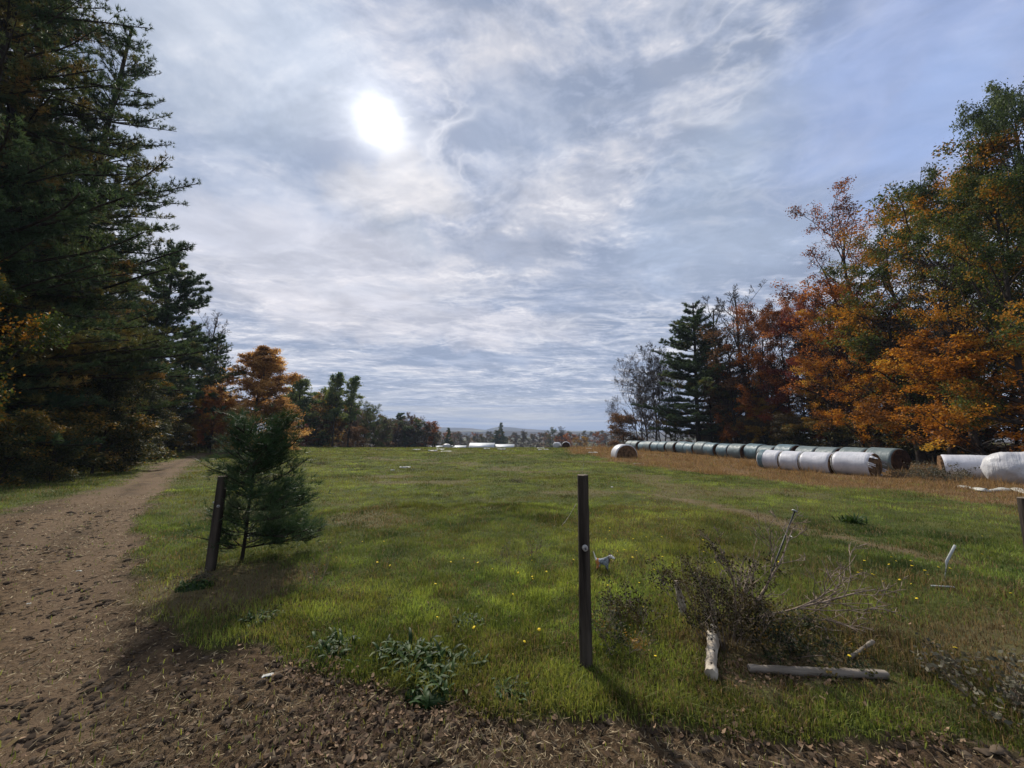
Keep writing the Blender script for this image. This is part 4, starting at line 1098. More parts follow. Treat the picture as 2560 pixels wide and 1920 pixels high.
stick('broken_post', (1.55, 3.55, gz(1.5, 3.6)-.05), (1.50, 3.58, gz(1.5, 3.6)+.27), .034, .020, M['birch'], 'short splintered pale stump left of the brown brush', 'stump', 9, n=8)
a_ = D(1836, 1428); b_ = D(1888, 1402); stick('fallen_stick', a_+[0, 0, .02], b_+[0, 0, .05], .012, .014, M['grey_wood'], 'small grey stick lying just above the long log', 'stick', 11)
# steel rod with a cap
def rod():
    a = np.array([2.12, 3.50, gz(2.1, 3.5)-.05]); b = np.array([2.66, 3.60, .855])
    rt = empty('steel_rod', tuple(a), 0, 'dark steel rod leaning out of the brush with a flat cap on top', 'rod')
    g = Geo(); g.tube([(0, 0, 0), tuple((b-a)*.5), tuple(b-a)], [.0075, .007, .007], 10); link('shaft', g.mesh('shaft', True), M['steel'], rt)
    d = unit((b-a)[None])[0]; g = Geo(); g.tube([b-a-d*.002, b-a+d*.010], [.024, .024], 14); link('cap', g.mesh('cap', True), M['greyplastic'], rt)
rod()
a_ = D(2040, 1258); b0 = np.array(a_); d_ = ray(2063*K, 1178*K); tt = (b0[1]+.05)/d_[1]; top_ = np.array([d_[0]*tt, d_[1]*tt, EYE+d_[2]*tt])
st_ = link('plastic_stake', None) if False else None
g = Geo(); mid_ = (b0+top_)/2+np.array([-.03, 0, .02]); g.tube([b0-[0, 0, .1], b0, mid_, top_], [.012, .012, .013, .012], 8)
o = link('plastic_stake', g.mesh('plastic_stake', True), M['greyplastic']); tag(o, 'curved grey stake standing in the grass left of the right edge post', 'stake')
a_ = D(2012, 1272); b_ = D(2062, 1276); stick('fallen_stake', a_+[0, 0, .03], b_+[0, 0, .03], .009, .008, M['greyplastic'], 'thin grey stake lying flat just below the standing curved stake', 'stake', 21)

def dead_branch():
    g_ = np.random.default_rng(31)
    base = np.array([0, 0, .02])
    dirs = np.array([[.80, .25, .75], [.95, .15, .42], [.9, .35, .22], [.35, .2, .9], [.98, -.05, .30], [.60, .5, .65]])
    L = np.array([1.15, 1.5, 1.25, .75, 1.1, .95])
    B1 = grow(np.tile(base, (6, 1))+g_.normal(0, .05, (6, 3)), dirs, L, 11, .085, -.01, g_); R1 = np.array([.013, .014, .012, .010, .011, .012])
    B2, R2, L2 = branch(B1, R1, L, 9, .2, .98, 38, .62, 8, .14, .02, g_)
    B3, R3, L3 = branch(B2, R2, L2, 4, .15, 1, 38, .6, 6, .16, .03, g_)
    B4, R4, L4 = branch(B3, R3, L3, 2, .2, 1, 38, .6, 4, .16, .03, g_)
    rt = empty('dead_branch', (1.90, 3.25, gz(1.9, 3.3)), 0, 'bare pale dead branch fanning out to the right of the brown brush', 'dead branch'); rt.scale = (.86, .86, .86)
    Gm = Geo()
    for P, Rr, sd_ in ((B1, R1, 8), (B2, np.clip(R2, .004, .01), 6)):
        V, q = tubes(P, np.maximum(Rr[:, None]*np.linspace(1, .35, P.shape[1]), .0028), sd_); Gm.add(V, q)
    for P, r_ in ((B3, .0042), (B4, .0030)):
        V, q = tubes(P, np.full(P.shape[:2], 1.0)*r_*np.linspace(1, .6, P.shape[1]), 4); Gm.add(V, q)
    link('limb', Gm.mesh('limb', True), M['deadwood'], rt)
dead_branch()
def shrubby(name, x, y, h, w, nst, nl, ls, leaf, label, seed, stemm='deadwood', sig=.03, up=1.0, rs=.004, lean=(0, 0)):
    g_ = np.random.default_rng(seed)
    a = g_.uniform(0, 2*PI, nst); q = g_.uniform(0, 1, nst)**.6
    p0 = np.stack([np.cos(a)*w*.35*q, np.sin(a)*w*.35*q, np.full(nst, -.03)], 1)
    d0 = np.stack([np.cos(a)*q*w/h*.8+lean[0], np.sin(a)*q*w/h*.8+lean[1], np.full(nst, up)], 1)
    L = h*g_.uniform(.55, 1.1, nst)
    B1 = grow(p0, d0, L, 8, .10, .02, g_); B2, R2, L2 = branch(B1, np.full(nst, rs), L, 5, .2, 1, 42, .45, 5, .14, .04, g_)
    B3, R3, L3 = branch(B2, R2, L2, 3, .2, 1, 42, .6, 4, .14, .04, g_)
    rt = empty(name, (x, y, gz(x, y)), 0, label, 'shrub' if 'shrub' in name else 'weed')
    Gm = Geo()
    for P, r_ in ((B1, rs), (B2, rs*.6), (B3, rs*.42)):
        V, qd = tubes(P, np.full(P.shape[:2], r_)*np.linspace(1, .55, P.shape[1]), 4); Gm.add(V, qd)
    link('stem', Gm.mesh('stem', True), M[stemm], rt)
    if nl:
        Gl = Geo(); leaves(B3, g_, int(nl*.7), ls, sig, Gl, freq=6, vs=seed); leaves(B2, g_, int(nl*.3), ls, sig, Gl, freq=6, vs=seed)
        link('foliage', Gl.mesh('foliage'), M[leaf], rt)
    return rt
M['deadleaf'] = leafmat('dead_brown_leaves', [(0, (0.0133, 0.0138, 0.007)), (0.45, (0.0342, 0.0299, 0.012)), (0.8, (0.076, 0.0529, 0.018)), (1, (0.114, 0.1035, 0.035))], .2)
M['weedgreen'] = leafmat('dock_leaves', [(0, (0.0112, 0.0279, 0.0068)), (0.5, (0.0279, 0.0593, 0.0128)), (0.85, (0.0527, 0.0907, 0.0234)), (1, (0.0744, 0.0907, 0.0171))], .25, .55)
M['greyweed'] = leafmat('grey_weed_leaves', [(0, (.05, .05, .036)), (.5, (.10, .095, .065)), (1, (.19, .17, .12))], .2)
shrubby('dead_shrub', 1.66, 3.12, .62, .46, 34, 5600, .020, 'deadleaf', 'dense brown dead shrub in the brush pile at the lower right', 5, lean=(-.05, .05))
shrubby('dead_shrub', 1.93, 3.05, .30, .46, 16, 1500, .024, 'under', 'low dark brush under the bare dead branch', 6, up=.8)
shrubby('dead_shrub', 2.25, 3.0, .22, .6, 26, 2500, .022, 'under', 'low dark tangle right of the brush pile above the long log', 16, up=.6)
shrubby('weed_clump', .82, 3.0, .34, .35, 16, 900, .020, 'under', 'straggly dark weed clump just right of the middle post', 7, rs=.0025)
shrubby('weed_clump', 1.0, 3.35, .30, .4, 18, 1100, .022, 'deadleaf', 'brownish weed clump between the middle post and the brush', 8, rs=.0025)
p_ = D(2165, 1525); shrubby('weed_clump', p_[0], p_[1], .30, .45, 22, 900, .030, 'greyweed', 'dry grey weed clump near the lower right corner', 9, rs=.003)
p_ = D(2030, 1040); shrubby('weed_clump', p_[0], p_[1], .8, 1.2, 40, 2600, .06, 'greyweed', 'pale dry weed clump between the blue row end and the right white bales', 10, rs=.006, sig=.08)
p_ = D(1962, 1015+18); shrubby('weed_clump', p_[0], p_[1], .45, .9, 30, 1200, .05, 'drab', 'low drab weeds at the foot of the nearest blue bale', 12, rs=.006, sig=.06)
for i, (dx, dy, h, lab) in enumerate([(1100, 1240, .40, 'thin dark weed stalk in the pasture left of the middle post'), (680, 1265, .45, 'thin dry stalks to the right of the pine sapling'),
                                  (1148, 1205, .35, 'thin dry stalks further back left of the middle post'), (430, 1250, .16, 'low pale weeds at the foot of the left post'),
                                  (690, 1005, .3, 'pale seed heads in the pasture right of the pine sapling top'), (1120, 1042, .25, 'pale dried flower clump in mid pasture left of the middle post')]):
    p_ = D(dx, dy); shrubby('dry_weed', p_[0], p_[1], h, .18 if i < 4 else .5, 7 if i < 4 else 14, [60, 80, 60, 200, 160, 90][i], .02 if i < 4 else .05, ['under', 'brown', 'brown', 'greyweed', 'greyweed', 'greyweed'][i], lab, 40+i, rs=.0022 if i < 4 else .004)

def rosette(x, y, n, L, w, leaf, label, seed, name='dock_plant', spread=.12):
    g_ = np.random.default_rng(seed); Gm = Geo()
    for k in range(n):
        az = g_.uniform(0, 2*PI); l = L*g_.uniform(.55, 1.15); ww = w*g_.uniform(.7, 1.2); el = g_.uniform(.7, 1.45)
        o = np.array([g_.normal(0, spread), g_.normal(0, spread), .0]); o[2] = -.01
        dh = np.array([math.cos(az), math.sin(az), 0]); sdv = np.array([-dh[1], dh[0], 0])
        ts = np.linspace(0, 1, 8); pts = []
        p = o.copy(); e = el
        for i, t in enumerate(ts):
            if i: p = p+(dh*math.cos(e)+np.array([0, 0, 1])*math.sin(e))*l/7; e -= g_.uniform(.12, .30)
            wd = ww*math.sin(PI*min(1, .06+.94*t**.8))**.8*.5+.003; rip = .25*wd*math.sin(t*18+k)
            fold = np.array([0, 0, 1])*wd*.35
            pts += [p-sdv*wd+fold+[0, 0, rip], p, p+sdv*wd+fold-[0, 0, rip]]
        V = np.array(pts); q = []
        for i in range(7):
            q += [[3*i, 3*i+1, 3*i+4, 3*i+3], [3*i+1, 3*i+2, 3*i+5, 3*i+4]]
        Gm.add(V, q, None, float(np.clip(g_.normal(.5, .22), 0, 1)))
    Gm.tube([(0, 0, -.03), (0, 0, .0), (0, 0, .012)], [spread*2.6, spread*2.2, spread*.3], 9, a=.1)
    rt = link(name, Gm.mesh(name, True), M[leaf]); rt.location = (x, y, gz(x, y)+.01); rt.scale = (1.05, 1.05, 1.05); tag(rt, label, 'weed')
for i, (dx, dy, n, L, w, lab) in enumerate([(905, 1432, 46, .20, .045, 'largest clump of broad shiny green weed leaves at the mud edge'), (940, 1478, 34, .16, .04, 'broad leaved weed clump nearest the camera at the mud edge'),
                                        (720, 1402, 24, .14, .035, 'small bluish green weed clump at the left of the mud edge weeds'), (850, 1415, 22, .15, .035, 'green weed rosette between the bluish clump and the largest clump'),
                                        (1000, 1440, 20, .13, .03, 'weed rosette just right of the largest broad leaved clump'), (1010, 1345, 20, .12, .03, 'dark weed rosette in the grass above the broad leaved clump'),
                                        (1100, 1500, 14, .10, .03, 'small green weed rosette right of the nearest clump'), (560, 1335, 20, .12, .03, 'weed rosette in the shadow of the sapling above the mud'),
                                        (420, 1268, 24, .12, .03, 'pale weed rosette at the grass edge below the left post'), (1840, 1130, 40, .30, .05, 'tall dark tussock beside the faint track on the right')]):
    p_ = D(dx, dy); rosette(p_[0], p_[1], int(n*2.2), L*.75, w*.42, 'weedgreen', lab, 60+i, spread=.05+.015*(n/20))

# ------------------------------------------------------------------ plastic scraps
def scrap(dx, dy, L, w, label, seed, name='plastic_scrap', az=0.0, tw=.5, hgt=.06):
    p = D(dx, dy); g_ = np.random.default_rng(seed); L *= .62; w *= .6; hgt *= .7
    n, m_ = 16, 6; V = []
    for i in range(n):
        t = i/(n-1)-.5
        yy = (fbm(np.array([t*3+seed]), np.array([0.0]), seed, 2)[0]-.5)*w*2.2
        for j in range(m_):
            s = j/(m_-1)-.5
            V.append((t*L, yy+s*w*(.55+.7*hash2(np.array([i//2]), np.array([seed]), 3)[0]), hgt*(.35+.8*fbm(np.array([t*L*7+j*.6]), np.array([s*4.0+seed]), seed, 3)[0])+(hgt*.5 if j in (1, 3) else 0)))
    V = np.array(V); c, s_ = math.cos(az), math.sin(az)
    ids = np.arange(n*m_).reshape(n, m_); q = np.stack([ids[:-1, :-1], ids[1:, :-1], ids[1:, 1:], ids[:-1, 1:]], -1).reshape(-1, 4)
    o = link(name, mk_mesh(name, V, None, q, {'var': np.zeros(len(V))}, True), M['scrap'])
    o.location = (p[0], p[1], p[2]+.02); o.rotation_euler = (0, 0, az); tag(o, label, 'plastic scrap')
scrap(875, 1014, .95, .30, 'long white plastic strip on the grass in the left middle of the pasture', 1, az=.35, hgt=.16)
scrap(848, 1018, .35, .10, 'thin tail of white plastic at the left end of the long strip', 2, az=.1, hgt=.08)
scrap(935, 977, 1.6, .5, 'white scrap in front of the lone skyline bale, left one', 3, az=.3, hgt=.25)
scrap(952, 973, 1.5, .5, 'white scrap just below the lone skyline bale', 4, az=-.1, hgt=.2)
scrap(964, 976.5, 2.0, .4, 'faint pale scrap right of the two scraps below the lone bale', 5, hgt=.12)
scrap(900, 973, 1.4, .4, 'small white scrap at the left end of the skyline scraps', 6, hgt=.15)
scrap(1051, 971.5, 1.3, .4, 'white scrap in front of the largest barn roof', 7, hgt=.2)
scrap(1083, 973.5, 1.7, .5, 'bright white scrap in front of the right barn roof', 8, az=.2, hgt=.28)
scrap(1168, 969.5, 1.5, .4, 'white scrap left of the pair of skyline bales', 9, hgt=.14)
scrap(1167, 974.5, .8, .3, 'tiny white scrap below left of the skyline bales', 10, hgt=.25)
scrap(1180, 974, .9, .3, 'tiny white scrap directly below the left skyline bale', 11, hgt=.25)
scrap(1272, 970.5, 1.2, .4, 'tiny white scrap far right on the crest', 12, hgt=.15)
scrap(1281, 980.5, 1.5, .4, 'white scrap by the edge of the brown grass, left of the half sunk bale', 13, az=.1, hgt=.2)
scrap(1322, 1057, .10, .08, 'white speck of plastic in the grass right of the middle post top', 14, hgt=.07)
scrap(1708, 1168, .08, .05, 'white speck of plastic left of the leaning steel rod', 15, hgt=.06)
scrap(1380, 1000+3, 1.2, .12, 'flat pale strip in the brown grass right of the half sunk bale', 16, hgt=.05)
scrap(170, 1240, .09, .03, 'small white chip on the muddy track at the left', 17, hgt=.02)
scrap(60, 1313, .05, .025, 'tiny white chip on the mud near the left edge', 18, hgt=.02)
scrap(577, 1471, .09, .045, 'pale yellow fallen leaf lying alone on the mud', 19, name='fallen_leaf', hgt=.02)
# the twisted sheet in front of the right bales
gs_ = Geo(); tp = [D(2070, 1053), D(2100, 1058), D(2130, 1064), D(2160, 1062), D(2190, 1060), D(2212, 1066), D(2240, 1078)]
tp = np.array(tp)+np.array([0, 0, .09]); pts = []
for i in range(len(tp)-1):
    for t in np.linspace(0, 1, 5)[:-1]: pts.append(tp[i]*(1-t)+tp[i+1]*t)
pts = np.array(pts); gr_ = np.random.default_rng(2); pts += gr_.normal(0, .010, pts.shape); pts[:, 2] -= .045
V, q = tubes(pts[None], (.085*(1+.35*np.sin(np.arange(len(pts))*1.1))*np.clip(np.arange(len(pts))/3+.35, 0, 1))[None], 14)
ctr = np.repeat(pts, 14, 0); V = ctr+(V-ctr)*np.array([1.25, 1.25, .55])*(.55+.9*fbm(V[:, 0]*9, V[:, 2]*30+V[:, 1]*9, 4, 3))[:, None]
o = link('plastic_sheet', mk_mesh('plastic_sheet', V, None, q, {'var': np.zeros(len(V))}, True), M['scrap']); tag(o, 'long twisted white plastic sheet on the ground before the right edge bales', 'plastic sheet')

# ------------------------------------------------------------------ the dog
M['dogfur'] = None
def dog():
    p = D(1304, 1238)
    s = .00108        # metres per unit, body about 0.2 m long
    # joints: x forward (head to the right), y side, z up ; in units of ~1 mm
    J = {'hip': (-62, 0, 128), 'belly': (-20, 0, 124), 'chest': (30, 0, 132), 'neck': (58, 0, 162), 'skull': (80, -10, 192), 'muzzle': (108, -26, 176), 'nose': (120, -31, 172),
         'tail1': (-80, 2, 150), 'tail2': (-92, 4, 190), 'tail3': (-104, 6, 224),
         'kl': (-50, 24, 84), 'hl': (-74, 25, 44), 'fl': (-62, 26, 4), 'kr': (-50, -24, 84), 'hr': (-76, -25, 44), 'fr': (-64, -26, 4),
         'sl': (34, 22, 92), 'wl': (32, 22, 46), 'pl': (36, 22, 4), 'sr': (36, -22, 92), 'wr': (40, -22, 46), 'pr': (42, -22, 4), 'tl': (-50, 25, 3), 'tr': (-52, -26, 3), 'ql': (47, 22, 3), 'qr': (54, -22, 3)}
    Rr = {'hip': 33, 'belly': 30, 'chest': 38, 'neck': 26, 'skull': 25, 'muzzle': 12, 'nose': 9, 'tail1': 9, 'tail2': 6, 'tail3': 3.5, 'kl': 17, 'hl': 8, 'fl': 8, 'kr': 17, 'hr': 8, 'fr': 8,
          'sl': 14, 'wl': 9, 'pl': 8.5, 'sr': 14, 'wr': 9, 'pr': 8.5, 'tl': 8, 'tr': 8, 'ql': 8, 'qr': 8}
    E = [('hip', 'belly'), ('belly', 'chest'), ('chest', 'neck'), ('neck', 'skull'), ('skull', 'muzzle'), ('muzzle', 'nose'), ('hip', 'tail1'), ('tail1', 'tail2'), ('tail2', 'tail3'),
         ('hip', 'kl'), ('kl', 'hl'), ('hl', 'fl'), ('fl', 'tl'), ('hip', 'kr'), ('kr', 'hr'), ('hr', 'fr'), ('fr', 'tr'), ('chest', 'sl'), ('sl', 'wl'), ('wl', 'pl'), ('pl', 'ql'), ('chest', 'sr'), ('sr', 'wr'), ('wr', 'pr'), ('pr', 'qr')]
    ks = list(J)
    me = bpy.data.meshes.new('body'); me.from_pydata([tuple(c*s for c in J[k]) for k in ks], [(ks.index(a), ks.index(b)) for a, b in E], [])
    rt = empty('dog', (p[0], p[1], p[2]-.01), R(-12), 'small grey, white and tan dog with its tail raised behind the middle post', 'dog')
    o = link('body', me, None, rt)
    sk = o.modifiers.new('skin', 'SKIN'); sk.use_smooth_shade = True
    for i, k in enumerate(ks): me.skin_vertices[0].data[i].radius = (Rr[k]*s, Rr[k]*s)
    me.skin_vertices[0].data[0].use_root = True
    sb = o.modifiers.new('sub', 'SUBSURF'); sb.levels = 2; sb.render_levels = 2
    m, b, out = mat_new('dog_fur'); tc = b.n.new('ShaderNodeTexCoord').outputs['Object']
    x, y, z = b.sep(tc); n = b.noise(tc, 38, 4, .6)
    xn = b.m('ADD', x, b.m('MULTIPLY', b.m('SUBTRACT', n, .5), .05))
    zn = b.m('ADD', z, b.m('MULTIPLY', b.m('SUBTRACT', n, .5), .03))
    col = b.mix(b.sm(n, .4, .6), (.09, .105, .12), (.26, .29, .32))                       # speckled grey back
    col = b.mix(b.sm(xn, -.058, -.044, 1, 0), col, (.40, .16, .04))                       # tan rump
    col = b.mix(b.sm(xn, .056, .068), col, (.16, .075, .055))                             # brown mask
    col = b.mix(b.m('MULTIPLY', b.sm(xn, .088, .096), b.sm(zn, .150, .165)), col, (.72, .70, .66))        # white muzzle
    col = b.mix(b.sm(zn, .045, .085, 1, 0), col, (.05, .028, .022))                       # dark legs
    col = b.mix(b.m('MULTIPLY', b.sm(x, -.078, -.07, 1, 0), b.sm(z, .145, .16)), col, (.80, .78, .70))      # white tail
    pr = b.n.new('ShaderNodeBsdfPrincipled'); b.put(pr.inputs['Base Color'], col); pr.inputs['Roughness'].default_value = .9
    bp = b.n.new('ShaderNodeBump'); bp.inputs['Distance'].default_value = .004; b.put(bp.inputs['Height'], b.noise(tc, 160, 3, .6)); b.put(pr.inputs['Normal'], bp.outputs[0])
    b.put(out.inputs[0], pr.outputs[0]); me.materials.append(m)
    # ears, eyes, nose
    em = simple('brown_ear', (.10, .045, .035), .9); wmt = simple('white_ear', (.72, .70, .66), .9); nm = simple('black_nose', (.01, .01, .01), .3, .5, 0)
    for sy, mt in ((1, em), (-1, wmt)):
        base = np.array([74, -10+sy*17, 208])*s; n_ = 6; pts = []
        for i in range(n_):
            t = i/(n_-1); c = base+np.array([-.004*t, sy*(.016*math.sin(t*2.2)), .006*math.sin(t*3)-.046*t*t]); wd = .013*math.sin(PI*(.18+.75*t))
            for th_ in (-.0022, .0022): pts += [c+[-wd, sy*th_, 0], c+[wd, sy*th_, 0]]
        V = np.array(pts); q = []
        for i in range(n_-1):
            a0 = 4*i; q += [[a0, a0+1, a0+5, a0+4], [a0+2, a0+6, a0+7, a0+3], [a0, a0+4, a0+6, a0+2], [a0+1, a0+3, a0+7, a0+5]]
        q += [[0, 2, 3, 1], [4*n_-4, 4*n_-3, 4*n_-1, 4*n_-2]]
        Gm = Geo(); Gm.add(V, q); link('ear', Gm.mesh('ear', True), mt, rt)
    def blob(c, r, nm_, mt):
        Gm = Geo(); c = np.array(c)*s; r *= s; pts = [c+[0, 0, -r*.9], c+[0, 0, -r*.5], c, c+[0, 0, r*.5], c+[0, 0, r*.9]]
        Gm.tube(pts, [r*.3, r*.85, r, r*.85, r*.3], 10); link(nm_, Gm.mesh(nm_, True), mt, rt)
    blob((96, -32, 200), 4, 'eye', nm); blob((92, 0, 203), 4, 'eye', nm); blob((124, -33, 174), 6, 'nose', nm)
dog()

# ------------------------------------------------------------------ grass and litter
def blade_cloud(name, x, y, h, w, col, seed, lean=.5, two=False):
    g_ = np.random.default_rng(seed); n = len(x)
    z = ground_z(x, y)
    az = g_.uniform(0, 2*PI, n); sx = np.cos(az)*w*.5; sy = np.sin(az)*w*.5
    ba = g_.uniform(0, 2*PI, n); ln = np.abs(g_.normal(0, lean, n)); lx = np.cos(ba)*ln*h; ly = np.sin(ba)*ln*h
    hz = h/np.sqrt(1+ln**2)
    if not two:
        V = np.stack([np.stack([x-sx, y-sy, z-.01], 1), np.stack([x+sx, y+sy, z-.01], 1), np.stack([x+lx, y+ly, z+hz], 1)], 1).reshape(-1, 3)
        me = mk_mesh(name, V, np.arange(n*3).reshape(-1, 3), None, None, False, {'Col': np.repeat(col, 3, 0)})
    else:
        mx, my, mz = x+lx*.32, y+ly*.32, z+hz*.62
        V = np.stack([np.stack([x-sx, y-sy, z-.01], 1), np.stack([x+sx, y+sy, z-.01], 1), np.stack([mx+sx*.8, my+sy*.8, mz], 1), np.stack([mx-sx*.8, my-sy*.8, mz], 1), np.stack([x+lx*1.05, y+ly*1.05, z+hz*.95], 1)], 1).reshape(-1, 3)
        i = np.arange(n)*5
        me = mk_mesh(name, V, np.stack([i+3, i+2, i+4], 1), np.stack([i, i+1, i+2, i+3], 1), None, False, {'Col': np.repeat(col, 5, 0)})
    return me
def ground_z(x, y):
    return terr(x, y)
def lerp(a, b, t): return np.asarray(a)*(1-t)[:, None]+np.asarray(b)*t[:, None]
def make_grass(N, r0, r1, pw, seed, two, name):
    g_ = np.random.default_rng(seed)
    u = g_.uniform(0, 1, N)
    r = (r0**pw+(r1**pw-r0**pw)*u)**(1/pw)
    th = g_.uniform(-R(61), R(61), N)
    x = r*np.sin(th); y = r*np.cos(th)
    dirt, dry, worn, wood = masks(x, y)
    edge = fbm(x*7, y*7, 3, 2)
    keep = (g_.uniform(0, 1, N) > dirt*(.985+.0*edge)) & (g_.uniform(0, 1, N) > worn*.8) & (y < 72)
    keep &= g_.uniform(0, 1, N) > wood*.8
    x, y, r, dirt, dry, worn, wood = [a[keep] for a in (x, y, r, dirt, dry, worn, wood)]
    n = len(x)
    n1 = fbm(x*.5, y*.5, 101, 4); n2 = fbm(x*2.4, y*2.4, 103, 3); n3 = fbm(x*.16, y*.16+9, 105, 3); tu = fbm(x*1.3+40, y*1.3, 107, 4)
    rr = g_.uniform(0, 1, n)
    tuft = sstep(.58, .72, tu)*(r > 2.5)*g_.uniform(.2, 1, n)
    green = lerp((.060, .098, .020), (.205, .250, .048), np.clip(rr*.8+(n2-.5)*1.8, 0, 1))
    green = green*(.62+.75*sstep(.36, .62, fbm(x*3.1+7, y*3.1, 121, 3)))[:, None]*(.70+.62*sstep(.38, .62, fbm(x*.75, y*.75+3, 123, 3)))[:, None]*(.84+.34*sstep(.38, .62, fbm(x*.22+9, y*.30, 127, 3)))[:, None]
    yel = sstep(.46, .64, n1)*.55
    green = lerp(green, np.array([(.27, .26, .06)]*n), yel*rr)
    green = green*(1-tuft[:, None]*.52)
    green = lerp(green, np.array([(.045, .090, .040)]*n), sstep(.60, .70, n3)*.35)
    brown = lerp((.060, .040, .020), (.26, .19, .10), rr**1.4)
    dead = (g_.uniform(0, 1, n) < (.08+.20*sstep(.5, .62, fbm(x*1.7, y*1.7, 119, 3))+.26*sstep(.46, .62, fbm(x*.8, y*.8+50, 109, 3))*sstep(.2, 1.6, x)*(1-sstep(9, 14, y))+.75*worn))
    col = np.where(dead[:, None], brown, green)
    dcol = lerp((.085, .048, .022), (.36, .235, .12), rr**1.3)*(.75+.5*n2)[:, None]
    isd = g_.uniform(0, 1, n) < dry*(.93-.5*sstep(.60, .72, n2))
    col = np.where(isd[:, None], dcol, col)
    far = sstep(6, 50, r)
    h = (.026+.034*rr)*(1+1.1*far)*(.6+1.0*n2)*(1+tuft*1.3)
    h = h*np.where(isd, 1.7+1.5*sstep(.5, .7, tu), 1)*(1-.4*worn)*(1-.5*sstep(0, .5, dirt))
    w = np.maximum(.0046, r*.00085)*np.where(isd, .8, 1)*g_.uniform(.7, 1.3, n)
    return x, y, h, w, col
x, y, h, w, col = make_grass(430000, 1.7, 9.5, .35, 1, True, 'near')
me1 = blade_cloud('grass', x, y, h, w, col, 3, .75, True)
x, y, h, w, col = make_grass(620000, 9.0, 72, .15, 2, False, 'far')
me2 = blade_cloud('grass', x, y, h, w, col, 4, .8, False)
M['grass'] = leafmat('grass_blades', None, .38, .55, 'Col')
o = link('grass', me1, M['grass']); tag(o, kind='stuff', label='short green pasture grass with brown and yellow tufts near the camera', cat='grass')
o = link('grass', me2, M['grass']); tag(o, kind='stuff', label='pasture grass and tan dry grass further off up to the crest', cat='grass')

def flat_bits(name, x, y, L, Wd, col, seed, lift=.004, curl=.3, matn='bits', tilt=.25):
    g_ = np.random.default_rng(seed); n = len(x)
    d, _, _, _ = masks(x, y)
    z = terr(x, y)+mud_z(x, y)+lift
    az = g_.uniform(0, 2*PI, n); el = g_.normal(0, tilt, n)
    a = np.stack([np.cos(az)*np.cos(el), np.sin(az)*np.cos(el), np.sin(el)], 1)
    b_ = unit(np.stack([-np.sin(az), np.cos(az), g_.normal(0, tilt, n)], 1))
    c = np.stack([x, y, z+np.abs(np.sin(el))*L*.45], 1)
    up = np.cross(a, b_)
    cu = (L*curl*g_.uniform(.1, 1, n))[:, None]
    k6 = [(-.5, 0), (-.18, -.5), (.2, -.42), (.5, 0), (.22, .48), (-.2, .38)]
    V = np.stack([c+a*(L*u*g_.uniform(.65, 1.15, n))[:, None]+b_*(Wd*v*g_.uniform(.5, 1.25, n))[:, None]+up*cu*(abs(u)*1.3+(v > 0)*g_.uniform(-.5, .6, n)[:, None]) for u, v in k6], 1).reshape(-1, 3)
    i = np.arange(n)*6
    t = np.concatenate([np.stack([i, i+1, i+5], 1), np.stack([i+1, i+4, i+5], 1), np.stack([i+1, i+2, i+4], 1), np.stack([i+2, i+3, i+4], 1)])
    return mk_mesh(name, V, t, None, None, False, {'Col': np.repeat(col, 6, 0)})
def mud_z(x, y):
    d = masks(x, y)[0]; near = 1-sstep(9, 24, np.hypot(x, y))
    cl = fbm(x*12, y*12, 61, 4); cl2 = fbm(x*26, y*26, 67, 3); cl3 = fbm(x*3.2, y*3.2, 63, 3)
    rut = ruts(x, y)*d; fl = (1-.75*rut)*(1-.45*sstep(3.2, 5.5, y))
    return d*((np.abs(cl-.5)*-.050+.010)+(cl2-.5)*.040+(cl3-.5)*.05)*near*fl-d*.035*near-rut*.03
def ring_pts(N, r0, r1, pw, seed):
    g_ = np.random.default_rng(seed); u = g_.uniform(0, 1, N)
    r = (r0**pw+(r1**pw-r0**pw)*u)**(1/pw); th = g_.uniform(-R(62), R(62), N)
    return r*np.sin(th), r*np.cos(th), r, g_
# straw and hay bits trodden into the mud
x, y, r, g_ = ring_pts(110000, 1.5, 16, .4, 21)
d = masks(x, y)[0]; k = (g_.uniform(0, 1, len(x)) < d*(.45+.9*sstep(.38, .60, fbm(x*1.5, y*1.5, 5, 3))))
x, y, r = x[k], y[k], r[k]; n = len(x); q = g_.uniform(0, 1, n)
col = lerp((.080, .055, .030), (.46, .37, .23), q**2.4)
L = g_.uniform(.02, .075, n)*np.where(g_.uniform(0, 1, n) < .02, 2.6, 1); Wd = np.maximum(.0042, r*.0014)*g_.uniform(.6, 1.2, n)
M['litter'] = leafmat('straw_and_litter', None, .15, .8, 'Col')
o = link('straw', flat_bits('straw', x, y, L, Wd, col, 5, .008, .22, tilt=.30), M['litter']); tag(o, kind='stuff', label='bits of straw and hay trodden into the mud', cat='straw')
